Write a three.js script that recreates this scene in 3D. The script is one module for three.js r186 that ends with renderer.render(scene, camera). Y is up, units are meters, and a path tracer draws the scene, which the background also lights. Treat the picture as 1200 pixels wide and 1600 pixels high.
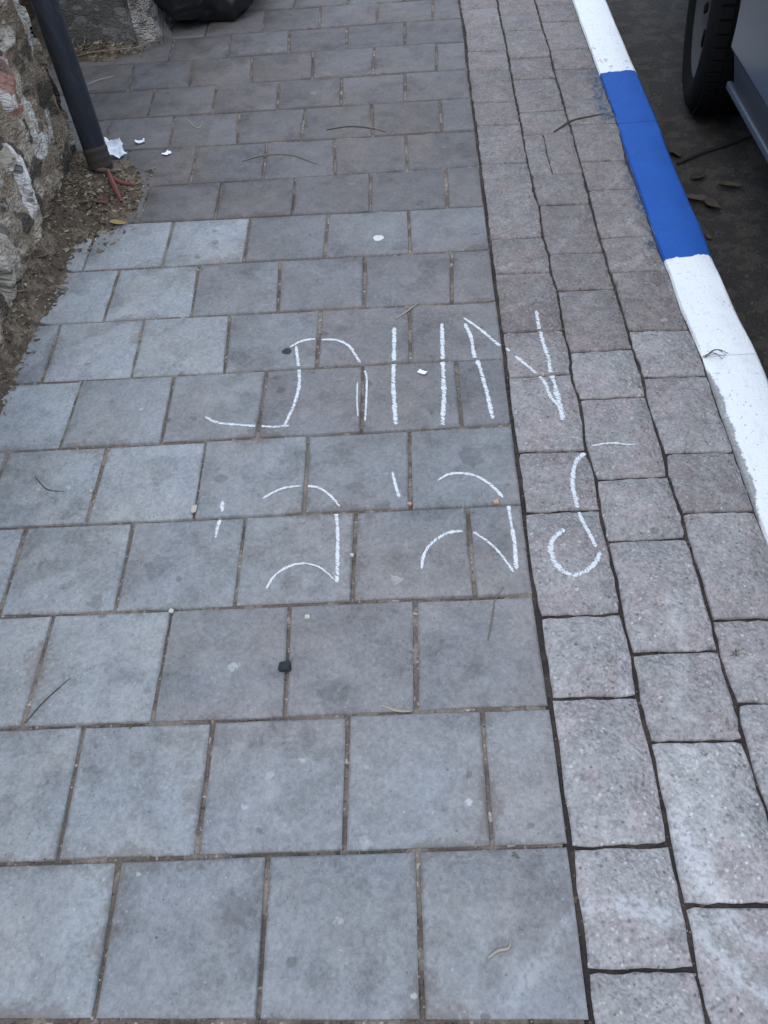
import * as THREE from 'three';
import { mergeGeometries, mergeVertices, toCreasedNormals } from 'three/addons/utils/BufferGeometryUtils.js';
import { RoundedBoxGeometry } from 'three/addons/geometries/RoundedBoxGeometry.js';
import { Brush, Evaluator, SUBTRACTION } from 'three-bvh-csg';

// ---------------------------------------------------------------- camera, sky, sun, exposure
const scene = new THREE.Scene();
const camera = new THREE.PerspectiveCamera(61.43, 768 / 1024, 0.02, 400);
camera.rotation.order = 'YXZ';
camera.position.set(-0.1544, 1.1688, 0.1994);
camera.rotation.set(-0.86383, 0.0958, -0.11352);
scene.add(camera);

// evenly overcast late-afternoon sky, a little bluer and brighter overhead
const SKY_W = 64, SKY_H = 32, skyData = new Float32Array(SKY_W * SKY_H * 4);
for (let j = 0; j < SKY_H; j++) for (let i = 0; i < SKY_W; i++) {
  const el = ((j + 0.5) / SKY_H - 0.5) * Math.PI, s = Math.max(0, Math.sin(el));
  const L = 0.42 + 0.58 * s, k = (j * SKY_W + i) * 4;
  skyData[k] = L * 0.795; skyData[k + 1] = L * 0.95; skyData[k + 2] = L * 1.19; skyData[k + 3] = 1;
}
const sky = new THREE.DataTexture(skyData, SKY_W, SKY_H, THREE.RGBAFormat, THREE.FloatType);
sky.mapping = THREE.EquirectangularReflectionMapping;
sky.magFilter = THREE.LinearFilter; sky.minFilter = THREE.LinearFilter; sky.needsUpdate = true;
scene.background = sky; scene.environment = sky;
scene.environmentIntensity = 1; scene.backgroundIntensity = 1;

const sun = new THREE.DirectionalLight(0xfff6ee, 0.5);
sun.position.set(-1.2, 5, 2.6); sun.target.position.set(-0.2, 0, -1.5);
sun.castShadow = true; sun.shadow.radius = 40; sun.shadow.mapSize.set(2048, 2048);
Object.assign(sun.shadow.camera, { left: -5, right: 5, top: 5, bottom: -5, near: 0.1, far: 20 });
scene.add(sun, sun.target);

const renderer = new THREE.WebGLRenderer({ antialias: true });
renderer.setSize(768, 1024);
renderer.toneMapping = THREE.LinearToneMapping;
renderer.toneMappingExposure = 1.78;
renderer.shadowMap.enabled = true; renderer.shadowMap.type = THREE.PCFSoftShadowMap;

// ---------------------------------------------------------------- measured layout, metres
// slab courses: z = a + b x for each course line; x of each joint at the far and near line of its course
const ROW_LINES = [[0.0008,0.0053],[-0.2045,-0.0159],[-0.4054,-0.0148],[-0.6065,-0.0081],[-0.8017,-0.0074],[-1.0026,-0.008],[-1.2007,-0.0016],[-1.3963,0.0074],[-1.5988,0.011],[-1.791,0.0262],[-1.993,0.003],[-2.191,0.0235],[-2.3911,0.0243],[-2.5914,0.0193],[-2.7997,0.0211],[-2.9953,0.0171],[-3.1763,0.0379]];
const ROW_JOINTS = [[[-0.1998,-0.1969],[-0.4009,-0.3949],[-0.6054,-0.5978]],[[-0.101,-0.1002],[-0.2997,-0.2983],[-0.504,-0.5001],[-0.7041,-0.6953]],[[-0.1976,-0.1985],[-0.4047,-0.3965],[-0.6024,-0.5983],[-0.8043,-0.8001]],[[-0.1017,-0.0992],[-0.3004,-0.301],[-0.5017,-0.498],[-0.7066,-0.6998],[-0.907,-0.9015]],[[-0.2021,-0.2021],[-0.4004,-0.3957],[-0.6025,-0.5968],[-0.7997,-0.7967]],[[-0.1044,-0.1019],[-0.298,-0.2955],[-0.5008,-0.5007],[-0.7009,-0.6936],[-0.9002,-0.8979]],[[-0.1981,-0.1974],[-0.3993,-0.3962],[-0.6063,-0.5933],[-0.804,-0.7939],[-1.001,-0.9901]],[[-0.0957,-0.104],[-0.3032,-0.3002],[-0.5091,-0.4963],[-0.7082,-0.6957],[-0.9059,-0.902]],[[-0.1975,-0.1946],[-0.4007,-0.4007],[-0.6037,-0.5988]],[[-0.0976,-0.0987],[-0.2989,-0.2952],[-0.5023,-0.4957],[-0.7022,-0.698]],[[-0.2012,-0.199],[-0.4061,-0.393],[-0.6016,-0.591]],[[-0.0986,-0.0998],[-0.3033,-0.2959],[-0.5018,-0.5018],[-0.7046,-0.6875]],[[-0.2015,-0.2015],[-0.4023,-0.3941],[-0.6006,-0.5885]],[[-0.0975,-0.103],[-0.3003,-0.3032],[-0.5046,-0.4942],[-0.7099,-0.6909]],[[-0.1988,-0.1999],[-0.3992,-0.393],[-0.6021,-0.5868],[-0.8063,-0.7935]],[[-0.0985,-0.1034],[-0.2976,-0.2949],[-0.5011,-0.4951],[-0.7047,-0.6966]]];
const STRIP_LINES = {"B0":[[0.002,0.0012],[0.0024,-0.0563],[0.0016,-0.1423],[0.0025,-0.2033],[0.0014,-0.2227],[0.001,-0.3012],[0.0014,-0.42],[0.0006,-0.5635],[-0.0046,-0.6429],[-0.0033,-0.7829],[-0.0018,-0.9303],[-0.0046,-1.0437],[-0.0021,-1.1419],[-0.0037,-1.2867],[-0.0031,-1.4997],[-0.0042,-1.642],[-0.0042,-1.8536],[-0.0045,-2.0058],[-0.0022,-2.2172],[-0.0049,-2.361],[-0.0055,-2.5792],[-0.002,-2.7215],[0.0008,-2.9168],[-0.0059,-3.0685]],"J1":[[0.1343,0.0017],[0.1331,-0.0554],[0.1341,-0.1342],[0.1326,-0.2012],[0.134,-0.2204],[0.134,-0.2982],[0.1329,-0.3484],[0.1303,-0.4192],[0.1333,-0.4953],[0.13,-0.562],[0.1321,-0.6304],[0.1296,-0.7132],[0.1289,-0.7832],[0.133,-0.852],[0.1257,-0.9256],[0.1306,-1.0343],[0.1298,-1.0691],[0.1258,-1.139],[0.1307,-1.2119],[0.1275,-1.2755],[0.1316,-1.4098],[0.1255,-1.492],[0.1286,-1.5634],[0.1232,-1.6365],[0.1287,-1.7734],[0.1234,-1.8381],[0.1258,-1.9336],[0.1228,-2.0044],[0.1236,-2.1952],[0.1232,-2.3932],[0.124,-2.5575],[0.1259,-2.6387],[0.1271,-2.8401],[0.1248,-2.9862],[0.1269,-3.1294]],"J2":[[0.2672,-0.2445],[0.2636,-0.3451],[0.267,-0.4048],[0.2628,-0.4908],[0.2664,-0.5471],[0.2661,-0.6245],[0.2629,-0.7094],[0.2652,-0.7658],[0.2604,-0.8555],[0.2653,-0.9086],[0.2606,-1.0252],[0.2602,-1.0625],[0.2649,-1.1216],[0.2602,-1.2096],[0.2592,-1.2686],[0.2597,-1.4143],[0.2559,-1.479],[0.256,-1.558],[0.2546,-1.6222],[0.2558,-1.8036],[0.2573,-1.9168],[0.2563,-1.9817],[0.2579,-2.1683],[0.256,-2.251],[0.2566,-2.4038],[0.2552,-2.5355],[0.259,-2.6876],[0.2552,-2.8954],[0.2559,-3.0739]],"J3":[[0.3908,-0.7004],[0.3891,-0.7693],[0.3896,-0.9106],[0.3887,-1.0074],[0.3903,-1.1158],[0.3918,-1.1806],[0.3876,-1.264],[0.3831,-1.3301],[0.3845,-1.4712],[0.3798,-1.5529],[0.3811,-1.6167],[0.3813,-1.8298],[0.3767,-1.9708],[0.3881,-2.1608],[0.3818,-2.898],[0.3822,-3.0772]]};
const STRIP_CROSS = [[[-0.0542,-0.0547],[-0.2008,-0.2028],[-0.42,-0.4192],[-0.5647,-0.5644],[-0.7815,-0.7818],[-0.9286,-0.9256],[-1.1379,-1.1419],[-1.2845,-1.282],[-1.4972,-1.492],[-1.6406,-1.6351],[-1.852,-1.8458],[-2.004,-1.9924],[-2.2172,-2.2048],[-2.361,-2.3454],[-2.5792,-2.5621],[-2.7215,-2.7037],[-2.9277,-2.9147],[-3.0743,-3.0653]],[[-0.1274,-0.1268],[-0.3465,-0.3461],[-0.492,-0.4919],[-0.7091,-0.7108],[-0.852,-0.8531],[-1.0654,-1.0652],[-1.2099,-1.2117],[-1.423,-1.4179],[-1.5648,-1.5607],[-1.781,-1.7734],[-1.9287,-1.9201],[-2.141,-2.1423],[-2.2807,-2.2767],[-2.4946,-2.4862],[-2.6411,-2.6372],[-2.8638,-2.8422],[-2.9917,-2.9884]],[[-0.4037,-0.399],[-0.5471,-0.547],[-0.7658,-0.7642],[-0.9086,-0.9058],[-1.1196,-1.1158],[-1.2686,-1.2629],[-1.477,-1.4722],[-1.6181,-1.6167],[-1.8359,-1.8283],[-1.9783,-1.9708],[-2.1816,-2.1739],[-2.331,-2.321],[-2.5445,-2.5341],[-2.6876,-2.6775],[-2.9115,-2.898],[-3.045,-3.0368]]];
const CHALK = {"alef":[[0.0099,[[-0.0795,-1.3219],[-0.0685,-1.2727],[-0.0651,-1.2133],[-0.0598,-1.1923],[-0.0525,-1.1418],[-0.0457,-1.0799],[-0.0407,-1.0173]]],[0.0061,[[-0.0404,-1.0049],[-0.04,-0.9943]]],[0.008,[[-0.0813,-1.3423],[-0.0478,-1.2992],[-0.0098,-1.2422],[-0.0034,-1.2395],[0.0082,-1.2177]]],[0.0076,[[0.0187,-1.2024],[0.0382,-1.1725],[0.0527,-1.1495],[0.0687,-1.119],[0.0763,-1.0748],[0.0911,-1.0425]]],[0.0084,[[0.0769,-1.3509],[0.0776,-1.2928],[0.0797,-1.2496],[0.0853,-1.1869],[0.0846,-1.147],[0.089,-1.1079]]],[0.011,[[0.089,-1.1079],[0.0901,-1.0646],[0.0917,-1.037],[0.0928,-1.0065]]]],"vav_near":[[0.0105,[[-0.1287,-1.3262],[-0.131,-1.2082],[-0.1318,-1.1537],[-0.1325,-1.0899],[-0.139,-1.0026]]]],"vav_far":[[0.0105,[[-0.2324,-1.3195],[-0.233,-1.2081],[-0.234,-1.1378],[-0.2286,-1.0157]]]],"tav":[[0.0077,[[-0.4578,-1.2713],[-0.436,-1.2882],[-0.4078,-1.2946],[-0.3936,-1.2912],[-0.3592,-1.287],[-0.3313,-1.2665],[-0.3151,-1.2333],[-0.3035,-1.2074]]],[0.0052,[[-0.2963,-1.1884],[-0.2897,-1.1637],[-0.2881,-1.1204],[-0.2892,-1.0288]]],[0.0039,[[-0.3078,-1.1452],[-0.3067,-1.0854],[-0.3035,-1.0425]]],[0.008,[[-0.4446,-1.2737],[-0.4354,-1.2137],[-0.4315,-1.1907],[-0.4283,-1.1365],[-0.433,-1.0944],[-0.4406,-1.0583],[-0.4484,-1.0287]]],[0.0071,[[-0.6124,-1.0625],[-0.5885,-1.0454],[-0.5518,-1.0365],[-0.5072,-1.029],[-0.4905,-1.0278],[-0.4659,-1.0244],[-0.4398,-1.0263]]]],"lamed":[[0.0047,[[0.1365,-0.9356],[0.1602,-0.9401],[0.183,-0.9395],[0.2016,-0.9349],[0.2175,-0.9347]]],[0.009,[[0.1228,-0.9192],[0.1052,-0.9014],[0.0948,-0.8739],[0.0888,-0.8405],[0.0893,-0.8107],[0.0903,-0.7838]]],[0.0075,[[0.0903,-0.7838],[0.0947,-0.7559],[0.1041,-0.7228],[0.109,-0.6977]]],[0.0095,[[0.1143,-0.6866],[0.1045,-0.6669],[0.0852,-0.6493],[0.0655,-0.6424],[0.0477,-0.651],[0.0367,-0.6727],[0.0336,-0.6925],[0.0357,-0.7102],[0.0461,-0.7257],[0.0619,-0.739]]]],"bet_near":[[0.007,[[-0.1519,-0.8646],[-0.1351,-0.8771],[-0.1188,-0.8806],[-0.0975,-0.8781],[-0.0785,-0.8698],[-0.0607,-0.853],[-0.0463,-0.834],[-0.037,-0.817]]],[0.0067,[[-0.0292,-0.8007],[-0.0289,-0.7784],[-0.0272,-0.7464]]],[0.0086,[[-0.0272,-0.7464],[-0.0259,-0.7111],[-0.0278,-0.6571]]],[0.0066,[[-0.185,-0.6642],[-0.1815,-0.691],[-0.172,-0.7112],[-0.155,-0.7291],[-0.1361,-0.7405],[-0.1125,-0.7421]]],[0.0054,[[-0.098,-0.7428],[-0.0782,-0.7253],[-0.06,-0.7045],[-0.0439,-0.6755],[-0.0326,-0.652]]]],"yod_near":[[0.007,[[-0.2353,-0.8911],[-0.2285,-0.8521],[-0.2224,-0.8272]]]],"bet_far":[[0.006,[[-0.4736,-0.8365],[-0.4551,-0.8502],[-0.4342,-0.8606],[-0.4094,-0.8635],[-0.3955,-0.8643],[-0.3715,-0.8586],[-0.3511,-0.8413],[-0.3298,-0.8109]]],[0.0084,[[-0.3368,-0.8022],[-0.3313,-0.7575],[-0.3291,-0.7094],[-0.3272,-0.6417]]],[0.0061,[[-0.4464,-0.6333],[-0.437,-0.6567],[-0.4227,-0.6722],[-0.4026,-0.6828],[-0.382,-0.6846]]],[0.0038,[[-0.382,-0.6846],[-0.3608,-0.6765],[-0.343,-0.6605],[-0.332,-0.6474]]]],"yod_far":[[0.0083,[[-0.5472,-0.8358],[-0.5442,-0.8087]]],[0.0076,[[-0.5464,-0.7942],[-0.5484,-0.7744],[-0.5487,-0.7509]]]]};
const FEAT = {"dark":[[-0.683,-1.701,0.012],[-0.717,-1.637,0.008],[-0.089,-0.924,0.026],[-0.608,-0.339,0.013],[-0.689,-1.058,0.008],[-0.636,-1.06,0.009],[-0.683,-1.204,0.008],[-0.736,-0.622,0.016],[-0.464,-1.133,0.011],[-0.478,-1.174,0.01],[-0.385,-1.315,0.011],[-0.298,-0.859,0.017],[0.21,-0.729,0.008],[0.337,-1.755,0.011],[-0.676,-0.361,0.006],[0.259,-1.435,0.008],[-0.439,-0.129,0.025],[-0.25,-0.81,0.014],[-0.558,-0.89,0.017],[-0.286,-1.14,0.012],[-0.6,-0.662,0.008],[-0.046,-0.23,0.006],[-0.359,-0.065,0.007],[-0.719,-0.596,0.009],[-0.156,-0.525,0.006],[-0.091,-1.565,0.009]],"white":[[-0.364,-0.329,0.006,0.7],[-0.411,-0.31,0.007,0.5],[-0.441,-0.264,0.005,0.7],[-0.482,-0.49,0.008,0.8],[-0.227,-0.645,0.009,0.6],[-0.129,-0.265,0.006,1],[-0.573,-0.174,0.005,0.8],[-0.346,-1.94,0.01,0.5],[-0.483,-2.499,0.01,0.9],[-0.206,-0.028,0.006,0.8],[-0.301,-0.112,0.005,0.6],[-0.27,-0.209,0.009,0.4],[-0.268,-0.317,0.004,0.4],[-0.018,-0.109,0.004,0.6],[-0.381,-0.236,0.004,0.5],[-0.184,-0.199,0.004,0.3],[-0.245,-0.888,0.006,0.4],[-0.706,-1.485,0.006,0.5],[-0.116,-0.028,0.004,0.4],[-0.304,-0.413,0.004,0.4],[-0.85,-0.89,0.006,0.6],[-0.909,-0.885,0.005,0.5],[-0.752,-1.096,0.004,0.7],[-0.45,-2.63,0.013,0.4],[-0.297,-2.619,0.019,0.4],[-0.537,-2.842,0.013,0.25],[-0.624,-2.414,0.032,0.25],[-0.634,-2.844,0.031,0.3],[-0.815,-2.891,0.032,0.3],[0.405,-1.335,0.008,0.5],[0.337,-1.297,0.007,0.7],[0.474,-2.369,0.009,0.8],[0.441,-2.425,0.009,0.7],[0.447,-2.119,0.017,0.4],[0.267,-2.201,0.014,0.4]],"smear":[[0.014,0.35,[[-0.01,-0.109],[-0.046,-0.073],[-0.09,-0.018]]],[0.017,0.5,[[0.15,-0.244],[0.157,-0.193],[0.168,-0.149],[0.177,-0.138]]],[0.016,0.5,[[0.004,-0.124],[0.056,-0.13],[0.101,-0.117],[0.135,-0.108]]],[0.019,0.5,[[0.14,-0.097],[0.161,-0.071],[0.184,-0.04],[0.209,-0.023]]],[0.017,0.45,[[0.184,-0.118],[0.206,-0.085],[0.224,-0.078]]],[0.015,0.3,[[0.214,-0.595],[0.211,-0.523],[0.203,-0.456],[0.173,-0.394],[0.206,-0.378]]],[0.011,0.3,[[0.113,-0.481],[0.113,-0.427]]],[0.01,0.35,[[-0.003,-1.353],[0.07,-1.388],[0.157,-1.409]]],[0.011,0.4,[[0.279,-1.804],[0.328,-1.863],[0.384,-1.953]]],[0.011,0.4,[[0.261,-1.496],[0.308,-1.517],[0.348,-1.536],[0.378,-1.545]]],[0.015,0.5,[[0.337,-1.683],[0.345,-1.645],[0.364,-1.624]]],[0.009,0.3,[[0.163,-2.606],[0.218,-2.475],[0.285,-2.337],[0.328,-2.25]]],[0.012,0.5,[[0.017,-1.515],[0.041,-1.533]]],[0.01,0.3,[[0.181,-1.378],[0.246,-1.443],[0.328,-1.509]]],[0.021,0.3,[[0.174,-1.604],[0.189,-1.657],[0.209,-1.697]]],[0.015,0.3,[[0.14,-1.567],[0.169,-1.618]]]],"blue":[[0.029,0.75,[[0.374,-2.507],[0.365,-2.345],[0.366,-2.206]]],[0.016,0.5,[[0.362,-1.99],[0.38,-1.931],[0.372,-1.842]]],[0.027,0.7,[[0.382,-1.81],[0.379,-1.692],[0.376,-1.551]]]],"overspray":[[0.011,0.4,[[0.382,-0.843],[0.398,-0.76]]],[0.014,0.3,[[0.372,-1.017],[0.371,-0.915]]],[0.013,0.5,[[0.38,-1.479],[0.381,-1.337]]]],"t":{"twig":[[[-0.66,-2.101],[-0.614,-2.123],[-0.569,-2.128],[-0.522,-2.118],[-0.447,-2.058]],[[-0.43,-2.252],[-0.366,-2.262],[-0.31,-2.246],[-0.259,-2.212]],[[-0.23,-1.349],[-0.21,-1.367],[-0.177,-1.404]],[[-0.249,-0.413],[-0.227,-0.406],[-0.205,-0.404]],[[-0.795,-0.401],[-0.776,-0.435],[-0.744,-0.476]],[[-0.084,-0.523],[-0.076,-0.558],[-0.066,-0.601],[-0.051,-0.622]],[[-0.115,-0.068],[-0.102,-0.076],[-0.089,-0.079],[-0.085,-0.088]],[[-1.242,-2.675],[-1.207,-2.707],[-1.155,-2.728]],[[0.208,-2.146],[0.267,-2.201],[0.314,-2.217],[0.36,-2.23]],[[0.501,-1.928],[0.559,-1.97],[0.633,-2.004],[0.691,-2.038]],[[-0.925,-0.919],[-0.89,-0.884],[-0.857,-0.878]],[[-0.866,-2.387],[-0.817,-2.319],[-0.807,-2.358]]],"wisps":[[[-1.349,-2.907],[-1.336,-3.0],[-1.292,-3.031],[-1.221,-3.024],[-1.107,-2.933]],[[-1.328,-2.877],[-1.257,-2.88],[-1.178,-2.877],[-1.099,-2.894],[-1.049,-2.96]],[[-1.308,-2.952],[-1.288,-3.014],[-1.255,-2.97]],[[-1.146,-2.882],[-1.085,-2.913],[-1.038,-2.963]]],"root":[[[-1.061,-2.029],[-1.019,-2.021],[-0.994,-2.021]],[[-1.01,-2.013],[-0.989,-1.963],[-0.955,-1.894]],[[-0.999,-1.988],[-0.968,-1.974],[-0.936,-1.983]]],"gum":[[-0.464,-1.258],[-0.271,-1.674]],"paper":[[-1.034,-2.183],[-1.079,-2.257],[-0.979,-2.248],[-0.885,-2.171],[-0.174,-1.163]],"pebble":[[-0.804,-0.875],[-0.602,-0.597],[-0.598,-0.819],[-0.304,-0.7],[-0.204,-0.81],[-0.05,-0.806],[-0.402,-0.485],[-0.373,-0.576],[-1.156,-1.997],[-0.624,-2.139]],"leaf":[[-0.95,-1.807],[-1.006,-1.887],[-1.03,-1.536],[0.503,-1.75],[0.526,-1.718],[0.501,-2.005],[0.599,-1.799],[0.534,-1.822],[0.509,-1.888],[-1.064,-2.92],[-1.185,-2.92],[-1.33,-2.903]],"weed":[[0.395,-1.174],[0.287,-0.484],[-0.071,-0.191],[-0.629,-0.394]]}};

// ---------------------------------------------------------------- helpers
function rng(seed) { let a = seed >>> 0; return () => { a = (a + 0x6D2B79F5) | 0; let t = Math.imul(a ^ (a >>> 15), 1 | a); t = (t + Math.imul(t ^ (t >>> 7), 61 | t)) ^ t; return ((t ^ (t >>> 14)) >>> 0) / 4294967296; }; }
const NT = 256, ntab = new Float32Array(NT * NT); { const r = rng(11); for (let i = 0; i < ntab.length; i++) ntab[i] = r(); }
function n2(x, y) {
  const xi = Math.floor(x), yi = Math.floor(y); let fx = x - xi, fy = y - yi;
  fx = fx * fx * (3 - 2 * fx); fy = fy * fy * (3 - 2 * fy);
  const x0 = xi & 255, x1 = (xi + 1) & 255, y0 = (yi & 255) << 8, y1 = ((yi + 1) & 255) << 8;
  const a = ntab[y0 + x0], b = ntab[y0 + x1], c = ntab[y1 + x0], d = ntab[y1 + x1];
  return a + (b - a) * fx + (c - a + (a - b + d - c) * fx) * fy;
}
function fbm(x, y, o = 4) { let s = 0, a = 0.5, t = 0; for (let i = 0; i < o; i++) { s += a * n2(x, y); t += a; a *= 0.5; x = x * 2.03 + 17.3; y = y * 2.03 + 9.1; } return s / t; }
function n3(x, y, z) { const k = Math.floor(z), f = z - k, s = f * f * (3 - 2 * f); return n2(x + k * 37.7, y + k * 91.3) * (1 - s) + n2(x + (k + 1) * 37.7, y + (k + 1) * 91.3) * s; }
function fbm3(x, y, z, o = 4) { let s = 0, a = 0.5, t = 0; for (let i = 0; i < o; i++) { s += a * n3(x, y, z); t += a; a *= 0.5; x = x * 2.03 + 5.3; y = y * 2.03 + 9.1; z = z * 2.03 + 3.7; } return s / t; }
const clamp = (v, a = 0, b = 1) => v < a ? a : v > b ? b : v;
const sstep = (a, b, v) => { v = clamp((v - a) / (b - a)); return v * v * (3 - 2 * v); };
const lerp = (a, b, t) => a + (b - a) * t;
const toSRGB = v => { v = clamp(v); return v <= 0.0031308 ? v * 12.92 : 1.055 * Math.pow(v, 1 / 2.4) - 0.055; };
const col = (r, g, b) => new THREE.Color().setRGB(r, g, b);
const names = new Map();
function numbered(name) { const k = names.get(name) || 0; names.set(name, k + 1); return k ? `${name}_${String(k).padStart(3, '0')}` : name; }
function shade(o) { o.traverse(m => { if (m.isMesh) { m.castShadow = true; m.receiveShadow = true; } }); return o; }
function top(o, name, label, category, group) {
  o.name = numbered(name); o.userData.label = label; o.userData.category = category; if (group) o.userData.group = group;
  scene.add(shade(o)); return o;
}
function structure(o, name, label, category) { o.name = name; o.userData = { kind: 'structure', label, category }; scene.add(shade(o)); return o; }
function part(parent, name, geo, mat, label) { const m = new THREE.Mesh(geo, mat); m.name = name; if (label) m.userData.label = label; parent.add(m); m.castShadow = m.receiveShadow = true; return m; }
const std = (c, roughness = 0.9, extra = {}) => new THREE.MeshStandardMaterial({ color: c, roughness, ...extra });

// float rgb buffer -> sRGB colour texture; uv of the surfaces are metres, so the texture carries repeat and offset
function colourTexture(buf, w, h) {
  const d = new Uint8Array(w * h * 4);
  for (let i = 0; i < w * h; i++) { d[i * 4] = toSRGB(buf[i * 3]) * 255 + 0.5; d[i * 4 + 1] = toSRGB(buf[i * 3 + 1]) * 255 + 0.5; d[i * 4 + 2] = toSRGB(buf[i * 3 + 2]) * 255 + 0.5; d[i * 4 + 3] = 255; }
  const t = new THREE.DataTexture(d, w, h); t.colorSpace = THREE.SRGBColorSpace; t.magFilter = THREE.LinearFilter; t.minFilter = THREE.LinearMipmapLinearFilter; t.generateMipmaps = true; t.needsUpdate = true; return t;
}
function greyTexture(w, h, f) {
  const d = new Uint8Array(w * h * 4);
  for (let j = 0; j < h; j++) for (let i = 0; i < w; i++) { const k = (j * w + i) * 4, v = clamp(f(i, j)) * 255 + 0.5; d[k] = d[k + 1] = d[k + 2] = v; d[k + 3] = 255; }
  const t = new THREE.DataTexture(d, w, h); t.magFilter = THREE.LinearFilter; t.minFilter = THREE.LinearMipmapLinearFilter; t.generateMipmaps = true;
  t.wrapS = t.wrapT = THREE.RepeatWrapping; t.needsUpdate = true; return t;
}
function place(t, x0, x1, z0, z1) { t.wrapS = t.wrapT = THREE.MirroredRepeatWrapping; t.repeat.set(1 / (x1 - x0), 1 / (z1 - z0)); t.offset.set(-x0 / (x1 - x0), -z0 / (z1 - z0)); return t; }

// ---------------------------------------------------------------- layout of the paving
const lineAt = k => k < 0 ? [0.2 * -k, 0] : k <= 16 ? ROW_LINES[k] : [ROW_LINES[16][0] - 0.2 * (k - 16), ROW_LINES[16][1]];
const lz = (k, x) => { const l = lineAt(k); return l[0] + l[1] * x; };
const ROW_MIN = -4, ROW_MAX = 21;
function rowJoints(r) {
  const half = ((r % 2) + 2) % 2 === 1;
  const j = (r >= 0 && r < 16) ? ROW_JOINTS[r].map(a => a.slice()) : [];
  let k = j.length;
  const lim = r >= 15 ? -1.04 : r >= 10 ? -1.42 : -1.12;
  while (true) {
    const x = -(half ? 0.1 + 0.2 * k : 0.2 * (k + 1));
    const last = j.length ? j[j.length - 1] : null;
    const a = last ? last[0] - 0.201 : x, b = last ? last[1] - 0.201 : x;
    if (b < lim) { j.push([lim, lim]); break; }
    j.push([a, b]); k++;
  }
  return j;
}
function stripX(n, z) {
  const l = STRIP_LINES[n];   // sorted near to far
  if (z >= l[0][1]) return l[0][0]; if (z <= l[l.length - 1][1]) return l[l.length - 1][0];
  for (let i = 0; i < l.length - 1; i++) if (z <= l[i][1] && z >= l[i + 1][1]) { const t = (z - l[i][1]) / (l[i + 1][1] - l[i][1]); return lerp(l[i][0], l[i + 1][0], t); }
}
const J3X = z => stripX('J3', z);

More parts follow.
